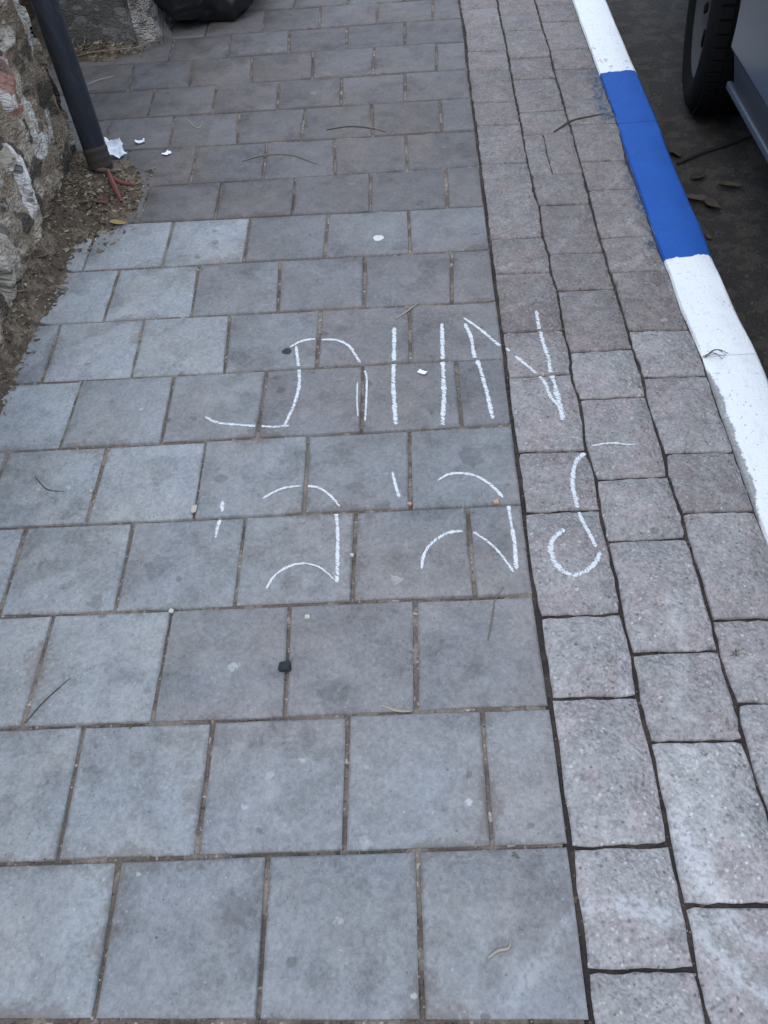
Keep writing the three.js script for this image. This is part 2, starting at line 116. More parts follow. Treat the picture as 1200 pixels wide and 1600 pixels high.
// ---------------------------------------------------------------- surface colour of the paving: grain, stains, spilt paint, chalk dust
function polyDist(pts, x, z) {
  let d = 1e9;
  for (let i = 0; i < pts.length - 1; i++) {
    const ax = pts[i][0], az = pts[i][1], bx = pts[i + 1][0] - ax, bz = pts[i + 1][1] - az;
    const t = clamp(((x - ax) * bx + (z - az) * bz) / (bx * bx + bz * bz + 1e-12));
    d = Math.min(d, Math.hypot(x - ax - bx * t, z - az - bz * t));
  }
  return d;
}
function pavingMap(x0, x1, z0, z1, w, h) {
  const b = new Float32Array(w * h * 3);
  const rowJ = {}; for (let r = ROW_MIN; r <= ROW_MAX; r++) rowJ[r] = rowJoints(r);
  for (let j = 0; j < h; j++) {
    const z = lerp(z0, z1, (j + 0.5) / h);
    for (let i = 0; i < w; i++) {
      const x = lerp(x0, x1, (i + 0.5) / w), k = (j * w + i) * 3;
      let R, G, B;
      if (x < -0.002) {
        let L = 1 + 0.42 * (fbm(x * 7 + 3, z * 7, 4) - 0.5) + 0.34 * (fbm(x * 34, z * 34 + 40, 3) - 0.5) + 0.26 * (n2(x * 480, z * 480) - 0.5) + 0.26 * (n2(x * 190 + 9, z * 190) - 0.5);
        if (n2(x * 330 + 50, z * 330) > 0.91) L += 0.14;
        if (n2(x * 230 + 80, z * 230 + 7) > 0.93) L -= 0.20;
        const br = sstep(0.46, 0.70, fbm(x * 3.3 + 70, z * 3.3 + 21, 4));
        const blot = sstep(0.58, 0.70, fbm(x * 19 + 11, z * 19 + 5, 4)) * 0.16; L -= blot;
        const warm = fbm(x * 11 + 120, z * 11 + 4, 3) - 0.5; R = 0.40 * L * (1 + 0.02 * br + 0.08 * warm); G = 0.40 * L * (1 - 0.03 * br); B = 0.405 * L * (1 - 0.06 * br - 0.10 * warm);
        // joint sand walked over the slab edges, ragged outline
        const r = Math.floor(-z / 0.2);
        let d = 1;
        for (let q = r - 1; q <= r + 2; q++) d = Math.min(d, Math.abs(z - lz(q, x)));
        for (let q = r - 1; q <= r + 1; q++) if (rowJ[q] && z <= lz(q, x) && z >= lz(q + 1, x)) for (const a of rowJ[q]) { const t = (lz(q, x) - z) / 0.2; d = Math.min(d, Math.abs(x - lerp(a[1], a[0], t))); }
        const reach = 0.003 + 0.026 * sstep(0.55, 0.8, fbm(x * 6 + 31, z * 6 + 3, 3)) * (0.2 + 1.4 * fbm(x * 60, z * 60, 4));
        if (d < reach) { const m = 0.55 * sstep(0.30, 0.85, fbm(x * 230, z * 230, 3) + (reach - d) * 28 - 0.12); R = lerp(R, 0.235, m); G = lerp(G, 0.195, m); B = lerp(B, 0.165, m); }
      } else {
        const wx = x + 0.004 * (n2(x * 130, z * 130) - 0.5), wz = z + 0.004 * (n2(x * 130 + 40, z * 130) - 0.5);
        let L = 1 + 0.34 * (fbm(x * 11 + 3, z * 11, 3) - 0.5) + 0.46 * (fbm(x * 60, z * 60 + 40, 3) - 0.5) + 0.36 * (n2(x * 430, z * 430) - 0.5) + 0.40 * (n2(wx * 230, wz * 230) - 0.5);
        const pk = sstep(0.48, 0.66, fbm(x * 17 + 7, z * 17 + 2, 3));
        R = 0.40 * L * (1 + 0.03 * pk); G = 0.39 * L * (1 - 0.03 * pk); B = 0.385 * L * (1 - 0.025 * pk);
      }
      b[k] = R; b[k + 1] = G; b[k + 2] = B;
    }
  }
  const over = (cx0, cx1, cz0, cz1, f) => {
    const i0 = clamp(Math.floor((cx0 - x0) / (x1 - x0) * w), 0, w), i1 = clamp(Math.ceil((cx1 - x0) / (x1 - x0) * w), 0, w);
    const j0 = clamp(Math.floor((cz0 - z0) / (z1 - z0) * h), 0, h), j1 = clamp(Math.ceil((cz1 - z0) / (z1 - z0) * h), 0, h);
    for (let j = j0; j < j1; j++) for (let i = i0; i < i1; i++) {
      const x = lerp(x0, x1, (i + 0.5) / w), z = lerp(z0, z1, (j + 0.5) / h), c = f(x, z); if (!c) continue;
      const k = (j * w + i) * 3; b[k] = lerp(b[k], c[0], c[3]); b[k + 1] = lerp(b[k + 1], c[1], c[3]); b[k + 2] = lerp(b[k + 2], c[2], c[3]);
    }
  };
  for (const [cx, cz, r] of FEAT.dark) over(cx - 2 * r, cx + 2 * r, cz - 2 * r, cz + 2 * r, (x, z) => {
    const d = Math.hypot(x - cx, z - cz) / r, e = 0.35 + 1.3 * fbm(x * 75 + cx * 40, z * 75, 4);
    return d < e ? [0.20, 0.185, 0.185, (r > 0.012 ? 0.55 : 0.75) * sstep(e, e - 0.3, d) * (0.6 + 0.5 * fbm(x * 240, z * 240, 2))] : null;
  });
  // single grains: dark pores and pale aggregate, dense on the stone blocks, sparse on the slabs
  const rp = rng(63), grains = Math.round(7200 * (z1 - z0) / 2);
  for (let q = 0; q < grains * 2; q++) {
    const blk = q < grains, cx = blk ? 0.42 * rp() : x0 - x0 * rp() + 0, cz = lerp(z0, z1, rp()), dk = rp() < (blk ? 0.5 : 0.55), r = (blk ? 0.0007 : 0.0006) + (blk ? 0.0020 : 0.0012) * Math.pow(rp(), 2.5), el = 0.7 + 0.6 * rp(), an = rp() * 3.14, ca = Math.cos(an), sa = Math.sin(an), a = (blk ? 0.45 : 0.25) + 0.4 * rp();
    over(cx - 2 * r, cx + 2 * r, cz - 2 * r, cz + 2 * r, (x, z) => { if ((x < -0.002) === blk) return null; const dx = x - cx, dz = z - cz, d = Math.hypot((dx * ca + dz * sa) * el, (dz * ca - dx * sa) / el) / r; return d < 1.2 ? (dk ? [0.13, 0.115, 0.105, a * sstep(1.2, 0.6, d)] : [0.76, 0.75, 0.73, a * sstep(1.2, 0.6, d)]) : null; });
  }
  // old chewing-gum spots and drips scattered over the walk
  const r0 = rng(5);
  for (let q = 0; q < 150; q++) {
    const cx = -1.1 + 1.5 * r0(), cz = 0.2 - 3.6 * r0(), r = 0.0025 + 0.006 * r0() * r0(), dk = r0() < 0.6, a = 0.25 + 0.4 * r0();
    over(cx - 2 * r, cx + 2 * r, cz - 2 * r, cz + 2 * r, (x, z) => { const d = Math.hypot(x - cx, z - cz) / r, e = 0.2 + 1.6 * fbm(x * 190 + q, z * 190, 3); return d < e ? (dk ? [0.17, 0.155, 0.15, a] : [0.6, 0.6, 0.58, a * 0.8]) : null; });
  }
  for (const [cx, cz, r, a] of FEAT.white) over(cx - 2 * r, cx + 2 * r, cz - 2 * r, cz + 2 * r, (x, z) => {
    const d = Math.hypot((x - cx) * 0.9, z - cz) / r, v = 1.0 - d + 2.2 * (fbm(x * 110 + cx * 30, z * 110, 4) - 0.5);
    return v > 0 ? [0.76, 0.76, 0.75, a * sstep(0, 0.5, v) * sstep(0.2, 0.55, n2(x * 420, z * 420) + 0.12)] : null;
  });
  const smears = (list, c, soft) => { for (const [wd, a, pts] of list) {
    const xs = pts.map(p => p[0]), zs = pts.map(p => p[1]), m = 3 * wd;
    over(Math.min(...xs) - m, Math.max(...xs) + m, Math.min(...zs) - m, Math.max(...zs) + m, (x, z) => {
      const d = polyDist(pts, x, z) / wd, e = 0.2 + 1.5 * fbm(x * 38 + 5, z * 38, 3); if (d > e) return null;
      return [c[0], c[1], c[2], a * sstep(e, e - soft, d) * sstep(0.28, 0.62, fbm(x * 210, z * 210, 3))];
    });
  } };
  smears(FEAT.smear.map(([w, a, p]) => [w * 1.1, Math.min(0.8, a * 1.3), p]), [0.68, 0.69, 0.71], 0.8);
  smears(FEAT.overspray, [0.74, 0.76, 0.78], 0.6);
  smears(FEAT.blue.map(([w, a, p]) => [w, Math.min(0.9, a * 1.2), p]), [0.045, 0.13, 0.25], 0.9);
  return place(colourTexture(b, w, h), x0, x1, z0, z1);
}
const mapNear = pavingMap(-1.25, 0.45, -1.75, 0.3, 2048, 2048);
const mapFar = pavingMap(-1.5, 0.45, -4.4, -1.4, 1024, 1280);
console.log('maps done');
// fine relief, tileable: 512 px = 0.4096 m for the slabs, rougher for the tumbled blocks
const per = (i, f) => (i * f / 512);
const slabBump = greyTexture(512, 512, (i, j) => 0.5 + 0.5 * (n2(per(i, 256), per(j, 256)) - 0.5) + 0.5 * (n2(per(i, 128) + 3, per(j, 128)) - 0.5));
slabBump.repeat.set(1 / 0.41, 1 / 0.41);
const blockBump = greyTexture(512, 512, (i, j) => { let v = 0.45 + 0.5 * (n2(per(i, 256), per(j, 256)) - 0.5) + 0.7 * (n2(per(i, 128) + 3, per(j, 128)) - 0.5) + 0.35 * (n2(per(i, 64) + 3, per(j, 64)) - 0.5); return v; });
blockBump.repeat.set(1 / 0.55, 1 / 0.55);

// ---------------------------------------------------------------- paving pieces
const pavers = [];   // for placing things on them
function outlineInset(pts, g) {
  const n = pts.length, o = [];
  for (let i = 0; i < n; i++) {
    const a = pts[(i + n - 1) % n], p = pts[i], c = pts[(i + 1) % n];
    let e1x = p[0] - a[0], e1z = p[1] - a[1], e2x = c[0] - p[0], e2z = c[1] - p[1];
    const l1 = Math.hypot(e1x, e1z), l2 = Math.hypot(e2x, e2z); e1x /= l1; e1z /= l1; e2x /= l2; e2z /= l2;
    // counter-clockwise seen from above (x right, z towards the viewer): the inside lies to the left
    let nx = e1z + e2z, nz = -e1x - e2x; const s = Math.hypot(nx, nz) || 1; nx /= s; nz /= s;
    const m = Math.max(0.55, nx * e1z + nz * -e1x);
    o.push([p[0] + nx * g / m, p[1] + nz * g / m]);
  }
  return o;
}
function paverGeometry(outline, gap, chamfer, drop, h, ax, az, cx, cz, wobble, seed) {
  const r = rng(seed);
  const yAt = (x, z) => h + ax * (x - cx) + az * (z - cz);
  let o1 = outlineInset(outline, gap / 2);
  if (wobble) o1 = o1.map(p => [p[0] + (r() - 0.5) * 2 * wobble, p[1] + (r() - 0.5) * 2 * wobble]);
  const o2 = outlineInset(o1, chamfer), o3 = outlineInset(o2, chamfer * 1.6), n = o1.length;
  const pos = [], uv = [], idx = [];
  const ring = (o, dy) => { const s = pos.length / 3; for (const p of o) { const y = dy === null ? -0.04 : yAt(p[0], p[1]) - dy; pos.push(p[0], y, p[1]); uv.push(p[0], p[1]); } return s; };
  const a = ring(o1, null), b = ring(o1, drop), c = ring(o2, drop * 0.22), d = ring(o3, 0);
  pos.push(cx, h, cz); uv.push(cx, cz); const m = pos.length / 3 - 1;
  const band = (s, t) => { for (let i = 0; i < n; i++) { const q = (i + 1) % n; idx.push(s + i, s + q, t + q, s + i, t + q, t + i); } };
  band(a, b); band(b, c); band(c, d);
  for (let i = 0; i < n; i++) idx.push(d + i, d + (i + 1) % n, m);
  const g = new THREE.BufferGeometry();
  g.setAttribute('position', new THREE.Float32BufferAttribute(pos, 3)); g.setAttribute('uv', new THREE.Float32BufferAttribute(uv, 2)); g.setIndex(idx);
  const cg = toCreasedNormals(g, 0.9);
  pavers.push({ poly: outlineInset(o1, chamfer * 0.35), yAt, box: [Math.min(...o1.map(p => p[0])), Math.max(...o1.map(p => p[0])), Math.min(...o1.map(p => p[1])), Math.max(...o1.map(p => p[1]))] });
  return cg;
}
function inside(poly, x, z) { let c = false; for (let i = 0, j = poly.length - 1; i < poly.length; j = i++) { const a = poly[i], b = poly[j]; if ((a[1] > z) !== (b[1] > z) && x < (b[0] - a[0]) * (z - a[1]) / (b[1] - a[1]) + a[0]) c = !c; } return c; }
function paverAt(x, z) { for (const p of pavers) if (x > p.box[0] && x < p.box[1] && z > p.box[2] && z < p.box[3] && inside(p.poly, x, z)) return p; return null; }
const groundY = (x, z) => { const p = paverAt(x, z); return p ? p.yAt(x, z) : -0.003; };
const quadOutline = (nl, nr, fr, fl, n) => { const o = []; const side = (a, b) => { for (let i = 0; i < n; i++) o.push([lerp(a[0], b[0], i / n), lerp(a[1], b[1], i / n)]); }; side(nl, nr); side(nr, fr); side(fr, fl); side(fl, nl); return o; };

const toneMats = new Map();
function paverMat(kind, far, tone) {
  const key = kind + far + tone.join();
  if (!toneMats.has(key)) toneMats.set(key, new THREE.MeshStandardMaterial({ color: col(...tone), map: far ? mapFar : mapNear, roughness: kind === 'slab' ? 0.72 : 0.82, bumpMap: kind === 'slab' ? slabBump : blockBump, bumpScale: kind === 'slab' ? 0.0007 : 0.0022 }));
  return toneMats.get(key);
}
const pavement = new THREE.Group();
structure(pavement, 'pavement', 'grey concrete slab pavement with a band of rough stone blocks along the kerb', 'pavement');
// cast batches differ in tone; farther courses also carry shade painted into the colour
const PALE = [[0.685, 0.70, 0.705], [0.66, 0.672, 0.675], [0.705, 0.72, 0.725]], PLAIN = [[0.50, 0.497, 0.497], [0.485, 0.48, 0.48], [0.515, 0.513, 0.513]], OLD_SHADED = [[0.318, 0.288, 0.272], [0.298, 0.27, 0.256], [0.335, 0.305, 0.288]], GREY_SHADED = [[0.435, 0.42, 0.418], [0.41, 0.395, 0.39], [0.46, 0.447, 0.445]], MIDGREY = [[0.575, 0.578, 0.58], [0.555, 0.557, 0.56], [0.59, 0.595, 0.598]], OLDMIX_SHADED = [[0.345, 0.323, 0.312], [0.325, 0.302, 0.292]];
const rs = rng(77);
for (let r = ROW_MIN; r < ROW_MAX; r++) {
  const js = rowJoints(r); let prev = [stripX('B0', lz(r + 1, 0)) - 0.0005, stripX('B0', lz(r, 0)) - 0.0005];
  js.forEach((j, q) => {
    const fr = [prev[0], lz(r + 1, prev[0])], nr = [prev[1], lz(r, prev[1])], fl = [j[0], lz(r + 1, j[0])], nl = [j[1], lz(r, j[1])];
    prev = j;
    if (nr[0] - nl[0] < 0.02) return;
    const cx = (fr[0] + nr[0] + fl[0] + nl[0]) / 4, cz = (fr[1] + nr[1] + fl[1] + nl[1]) / 4;
    const left = cx < -0.62, v = rs();
    let set;
    if (r >= 9) set = v < 0.7 ? OLD_SHADED : OLDMIX_SHADED; else if (r >= 5) set = left ? (v < 0.3 ? MIDGREY : PALE) : cx < -0.45 ? (v < 0.6 ? PLAIN : GREY_SHADED) : GREY_SHADED; else if (r >= 2) set = left ? PALE : cx < -0.4 ? (v < 0.5 ? MIDGREY : PLAIN) : PLAIN; else set = cx < -0.58 ? PALE : MIDGREY;
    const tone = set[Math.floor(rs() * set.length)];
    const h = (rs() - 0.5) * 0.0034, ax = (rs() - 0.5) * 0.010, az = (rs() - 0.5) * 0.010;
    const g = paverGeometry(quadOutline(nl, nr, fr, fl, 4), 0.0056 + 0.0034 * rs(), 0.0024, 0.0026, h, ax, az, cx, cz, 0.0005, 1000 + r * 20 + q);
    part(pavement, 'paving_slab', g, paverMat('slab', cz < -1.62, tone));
  });
}
const SN = ['B0', 'J1', 'J2', 'J3'];
const BT = [[0.78, 0.765, 0.755], [0.74, 0.72, 0.71], [0.83, 0.815, 0.805], [0.70, 0.675, 0.66]], BT_SHADED_MID = [[0.62, 0.59, 0.575], [0.66, 0.635, 0.62], [0.58, 0.547, 0.53]], BT_SHADED_FAR = [[0.46, 0.418, 0.397], [0.435, 0.392, 0.373], [0.51, 0.468, 0.447], [0.48, 0.436, 0.414]];  // shade painted into the block tones, deeper in the middle and far sets
for (let c = 0; c < 3; c++) {
  const cr = STRIP_CROSS[c].map(a => a.slice());
  let long = (cr[0][0] - cr[1][0]) > 0.18;               // two lengths alternate, 14.5 and 21.5 cm
  while (cr[0][0] < 0.75) { long = !long; const s = long ? 0.216 : 0.145; cr.unshift([cr[0][0] + s, cr[0][1] + s]); }
  let e = cr.length - 1; long = (cr[e - 1][0] - cr[e][0]) > 0.18;
  while (cr[e][0] > -4.2) { long = !long; const s = long ? 0.214 : 0.144; cr.push([cr[e][0] - s, cr[e][1] - s]); e++; }
  for (let q = 0; q < cr.length - 1; q++) {
    const [zl0, zr0] = cr[q], [zl1, zr1] = cr[q + 1], n = 9, o = [], A = SN[c], D = SN[c + 1];
    const X0 = z => stripX(A, z) + (c === 0 ? 0.001 : 0), X1 = z => stripX(D, z);
    const pieces = (c === 1 && Math.abs(zl0 + 1.9287) < 0.002) ? [[0, 0.41], [0.41, 1]] : [[0, 1]];   // one block is cracked in two
    pieces.forEach(([u0, u1], pi) => {
      const xl = z => lerp(X0(z), X1(z), u0), xr = z => lerp(X0(z), X1(z), u1), nz = u => lerp(zl0, zr0, u), fz = u => lerp(zl1, zr1, u), out = [];
      for (let i = 0; i < n; i++) { const u = lerp(u0, u1, i / n), z = nz(u); out.push([lerp(X0(z), X1(z), u), z]); }
      for (let i = 0; i < n; i++) { const z = lerp(nz(u1), fz(u1), i / n); out.push([xr(z), z]); }
      for (let i = 0; i < n; i++) { const u = lerp(u1, u0, i / n), z = fz(u); out.push([lerp(X0(z), X1(z), u), z]); }
      for (let i = 0; i < n; i++) { const z = lerp(fz(u0), nz(u0), i / n); out.push([xl(z), z]); }
      const cz = (zl0 + zl1 + zr0 + zr1) / 4, cx = (xl(cz) + xr(cz)) / 2;
      for (let s = 0; s < 4; s++) { const p = out[s * n]; p[0] += (cx - p[0]) * 0.016; p[1] += (cz - p[1]) * 0.016; }   // tumbled corners
      const far = cz < -1.62, set = cz < -1.3 ? BT_SHADED_FAR : cz < -0.62 ? BT_SHADED_MID : BT, tone = set[Math.floor(rs() * set.length)];
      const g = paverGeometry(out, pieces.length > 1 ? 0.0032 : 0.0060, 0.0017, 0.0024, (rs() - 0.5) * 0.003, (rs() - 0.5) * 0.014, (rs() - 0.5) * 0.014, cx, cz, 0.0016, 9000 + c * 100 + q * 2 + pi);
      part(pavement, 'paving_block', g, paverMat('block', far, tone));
    });
  }
}
// the bed of sand and dirt that shows in the joints
function heightSheet(x0, x1, z0, z1, nx, nz, f) {
  const pos = [], uv = [], idx = [];
  for (let j = 0; j <= nz; j++) for (let i = 0; i <= nx; i++) { const x = lerp(x0, x1, i / nx), z = lerp(z0, z1, j / nz); pos.push(x, f(x, z), z); uv.push(x, z); }
  for (let j = 0; j < nz; j++) for (let i = 0; i < nx; i++) { const a = j * (nx + 1) + i, b = a + 1, c = a + nx + 1, d = c + 1; idx.push(a, c, b, b, c, d); }
  const g = new THREE.BufferGeometry(); g.setAttribute('position', new THREE.Float32BufferAttribute(pos, 3)); g.setAttribute('uv', new THREE.Float32BufferAttribute(uv, 2)); g.setIndex(idx); g.computeVertexNormals(); return g;
}
function soilMap(cols, seed, wM) {
  const w = 1024, b = new Float32Array(w * w * 3);
  for (let j = 0; j < w; j++) for (let i = 0; i < w; i++) {
    const x = i / w * wM + seed, z = j / w * wM, k = (j * w + i) * 3;
    const a = fbm(x * 30, z * 30, 4), g = n2(x * 420, z * 420), q = n2(x * 180 + 33, z * 180);
    let L = 0.75 + 0.5 * a + 0.45 * (g - 0.5); let c = a > 0.55 ? cols[1] : cols[0];
    if (q > 0.88) { c = cols[2]; } else if (q < 0.1) { L *= 0.5; }
    for (let m = 0; m < 3; m++) b[k + m] = c[m] * L;
  }
  const t = colourTexture(b, w, w); t.wrapS = t.wrapT = THREE.MirroredRepeatWrapping; t.repeat.set(1 / wM, 1 / wM); return t;
}
const sandTex = soilMap([[0.135, 0.105, 0.085], [0.19, 0.155, 0.125], [0.34, 0.30, 0.26]], 0, 0.9);
const sandMat = new THREE.MeshStandardMaterial({ map: sandTex, roughness: 1, bumpMap: slabBump, bumpScale: 0.002 });
const bed = part(pavement, 'joint_sand', heightSheet(-1.6, -0.007, -4.3, 0.8, 130, 400, (x, z) => -0.0102 + 0.0052 * sstep(0.35, 0.62, fbm(x * 18, z * 18, 3)) + 0.0012 * n2(x * 55, z * 55)), sandMat);
bed.userData.kind = 'stuff';
const loamTex = soilMap([[0.028, 0.021, 0.018], [0.042, 0.031, 0.025], [0.10, 0.07, 0.05]], 21, 0.9);   // damp dark silt between the stone blocks
const bed2 = part(pavement, 'joint_silt', heightSheet(-0.007, 0.42, -4.3, 0.8, 40, 400, (x, z) => -0.0095 + 0.004 * fbm(x * 18, z * 18, 3) + 0.002 * n2(x * 55, z * 55)), new THREE.MeshStandardMaterial({ map: loamTex, roughness: 1, bumpMap: slabBump, bumpScale: 0.002 }));
bed2.userData.kind = 'stuff';
// the walk goes on out of view, before and beyond
const onM = new THREE.MeshStandardMaterial({ color: col(0.32, 0.30, 0.295), map: mapFar, roughness: 0.8 });
const walk = new THREE.Mesh(mergeGeometries([heightSheet(-1.2, 0.39, -14, -4.26, 4, 20, () => -0.004), heightSheet(-1.2, 0.39, 0.78, 10, 4, 20, () => -0.004)]), onM);
structure(walk, 'pavement_continuation', 'plain grey pavement running on out of view', 'pavement');
console.log('paving', pavement.children.length);

// ---------------------------------------------------------------- kerb
const kerb = new THREE.Group(); structure(kerb, 'kerb', 'concrete kerb painted in white and blue lengths', 'kerb');
const KZ = [0.83, -0.17, -1.172, -2.172, -3.172, -4.172]; for (let k = 1; k <= 9; k++) { KZ.push(-4.172 - k); KZ.unshift(0.83 + k); }
const BLUE_NEAR = -1.515, BLUE_FAR = -2.492;
function kerbMap(z0, z1, w, h) {   // u runs across the kerb from its inner edge over the top and down the face, 0.32 m
  const b = new Float32Array(w * h * 3), r = rng(3);
  for (let j = 0; j < h; j++) for (let i = 0; i < w; i++) {
    const z = lerp(z0, z1, (j + 0.5) / h), u = (i + 0.5) / w * 0.32, k = (j * w + i) * 3;
    const grain = n2(u * 420, z * 420) - 0.5, mot = fbm(u * 22, z * 22, 3) - 0.5;
    // bare concrete
    let c = [0.30, 0.29, 0.285].map(v => v * (1 + 0.5 * grain + 0.3 * mot));
    const edge = -0.004 + 0.015 * sstep(-1.19, -1.05, z) * (1 - sstep(-0.84, -0.7, z)) + 0.008 * (fbm(z * 30, 4, 3) - 0.5);
    const wob = 0.010 * (fbm(u * 40, 7, 3) - 0.5) + 0.006 * (n2(u * 160, 3) - 0.5);
    const blue = z < BLUE_NEAR + wob - 0.006 * u / 0.12 && z > BLUE_FAR + wob;
    const inBlue = blue && z > BLUE_FAR + wob;
    let m = sstep(edge, edge + 0.004, u + 0.004 * grain);
    const wear = fbm(u * 60 + 9, z * 60, 4);
    if (inBlue) { const bl = 1 + 0.16 * mot + 0.10 * grain, th = sstep(0.60, 0.78, wear) * 0.12; c = [0, 1, 2].map(q => lerp(c[q], lerp([0.003, 0.073, 0.33][q] * bl, [0.05, 0.16, 0.42][q], th), m)); }
    else {
      let wv = 0.77 * (1 + 0.06 * grain + 0.05 * mot);
      const scuff = sstep(0.66, 0.74, fbm(u * 90 + 4, z * 45 + 8, 3)) * (z < -2.38 && z > -2.7 ? 0.5 : 0.10);
      const sp = fbm(u * 170 + 5, z * 170, 2); const spot = sp > 0.83 ? 0.6 : 0;
      c = [0, 1, 2].map(q => lerp(c[q], lerp([wv, wv * 1.005, wv][q], [0.30, 0.27, 0.25][q], Math.max(scuff, spot)), m));
    }
    b[k] = c[0]; b[k + 1] = c[1]; b[k + 2] = c[2];
  }
  const t = colourTexture(b, w, h); t.wrapS = t.wrapT = THREE.ClampToEdgeWrapping; t.repeat.set(1 / 0.32, 1 / (z1 - z0)); t.offset.set(0, -z0 / (z1 - z0)); return t;
}
const kerbTex = kerbMap(-3.4, 0.4, 256, 2048);
const kerbMat = new THREE.MeshStandardMaterial({ map: kerbTex, roughness: 0.78, bumpMap: slabBump, bumpScale: 0.0012 });
const KERB_X = z => z > -0.7 ? 0.3935 : Math.max(J3X(z), 0.382) + 0.0005;
for (let q = 0; q < KZ.length - 1; q++) {
  const zA = KZ[q] - 0.0011, zB = KZ[q + 1] + 0.0011, n = 24, pos = [], uv = [], idx = [];
  const prof = [[0, -0.16], [0, -0.003], [0.003, 0.001], [0.05, 0.003], [0.101, 0.003], [0.105, 0.001], [0.115, -0.013], [0.118, -0.018], [0.126, -0.16]];
  let acc = [0]; for (let i = 1; i < prof.length; i++) acc.push(acc[i - 1] + (i === 1 ? 0 : Math.hypot(prof[i][0] - prof[i - 1][0], prof[i][1] - prof[i - 1][1])));
  for (let s = 0; s <= n; s++) {
    const z = lerp(zA, zB, s / n), e = (s === 0 || s === n) ? 0.0025 : 0;
    prof.forEach((p, i) => { const x = KERB_X(z) + p[0] + (p[0] > 0.09 ? 0.003 * (fbm(z * 6, 3, 3) - 0.5) * 2 : 0); pos.push(x, p[1] - (i > 1 && i < 8 ? e : 0) + (i > 1 && i < 8 ? 0.0016 * (n2(z * 25, i) - 0.5) : 0), z); uv.push(acc[i], z); });
  }
  const m = prof.length;
  for (let s = 0; s < n; s++) for (let i = 0; i < m - 1; i++) { const a = s * m + i, b2 = a + 1, c = a + m, d = c + 1; idx.push(a, b2, c, b2, d, c); }
  for (const [s, f] of [[0, 1], [n, 0]]) for (let i = 1; i < m - 1; i++) { const a = s * m, b2 = s * m + i, c = s * m + i + 1; f ? idx.push(a, c, b2) : idx.push(a, b2, c); }
  const g = new THREE.BufferGeometry(); g.setAttribute('position', new THREE.Float32BufferAttribute(pos, 3)); g.setAttribute('uv', new THREE.Float32BufferAttribute(uv, 2)); g.setIndex(idx);
  part(kerb, 'kerb_stone', toCreasedNormals(g, 0.7), kerbMat);
}

// ---------------------------------------------------------------- road and far ground
const ROAD_Y = -0.14, STEER = -0.16;
const roadTex = soilMap([[0.024, 0.0195, 0.0155], [0.038, 0.031, 0.0245], [0.075, 0.062, 0.049]], 4, 1.3);
const roadMat = new THREE.MeshStandardMaterial({ map: roadTex, roughness: 0.95, bumpMap: blockBump, bumpScale: 0.004 });
const road = new THREE.Mesh(heightSheet(0.45, 7, -14, 10, 200, 300, (x, z) => ROAD_Y + (x < 1.2 ? 0.006 * (fbm(x * 9, z * 9, 3) - 0.5) : 0)), roadMat);
structure(road, 'road', 'dark dusty asphalt gutter and road beside the kerb', 'road');
const far = new THREE.Mesh(heightSheet(-150, 150, -150, 150, 4, 4, () => -0.17), std(col(0.16, 0.15, 0.13), 1));
structure(far, 'ground', 'plain earth ground around the street', 'ground');

// ---------------------------------------------------------------- soil along the foot of the wall
const soilTex = soilMap([[0.105, 0.075, 0.052], [0.165, 0.122, 0.085], [0.29, 0.23, 0.165]], 8, 0.7);
const soilMat = new THREE.MeshStandardMaterial({ map: soilTex, roughness: 1, bumpMap: blockBump, bumpScale: 0.006 });
const bump2 = (x, z, cx, cz, rx, rz) => Math.exp(-(((x - cx) / rx) ** 2) - (((z - cz) / rz) ** 2));
function soilY(x, z) {
  const f = fbm(x * 28, z * 28, 4), e = fbm(x * 9 + 4, z * 9, 3);
  const reach = 0.022 + 0.022 * bump2(0, z, 0, -1.56, 1, 0.14) + 0.02 * e;
  let y = -0.016 + 0.055 * Math.exp(-Math.max(0, x + 1.10) / reach) * (z > -2.14 ? 1 : Math.exp((z + 2.14) / 0.1));
  y += 0.042 * bump2(x, z, -1.02, -1.93, 0.105, 0.15) + 0.02 * bump2(x, z, -1.03, -2.06, 0.07, 0.09) + 0.045 * bump2(x, z, -1.27, -2.93, 0.16, 0.07);
  return y + 0.016 * (f - 0.5) + 0.006 * (n2(x * 160, z * 160) - 0.5);
}
const soil = new THREE.Mesh(mergeGeometries([heightSheet(-1.13, -0.80, -2.30, -1.05, 132, 500, soilY), heightSheet(-1.13, -0.90, -1.05, 0.6, 46, 330, soilY), heightSheet(-1.60, -0.90, -3.0, -2.72, 120, 50, soilY)]), soilMat);
structure(soil, 'soil', 'brown soil and litter heaped along the foot of the wall and pole', 'soil');
const restY = (x, z) => Math.max(groundY(x, z), (x < -0.8 && z < 0.6 && z > -3.0) ? soilY(x, z) : -1);

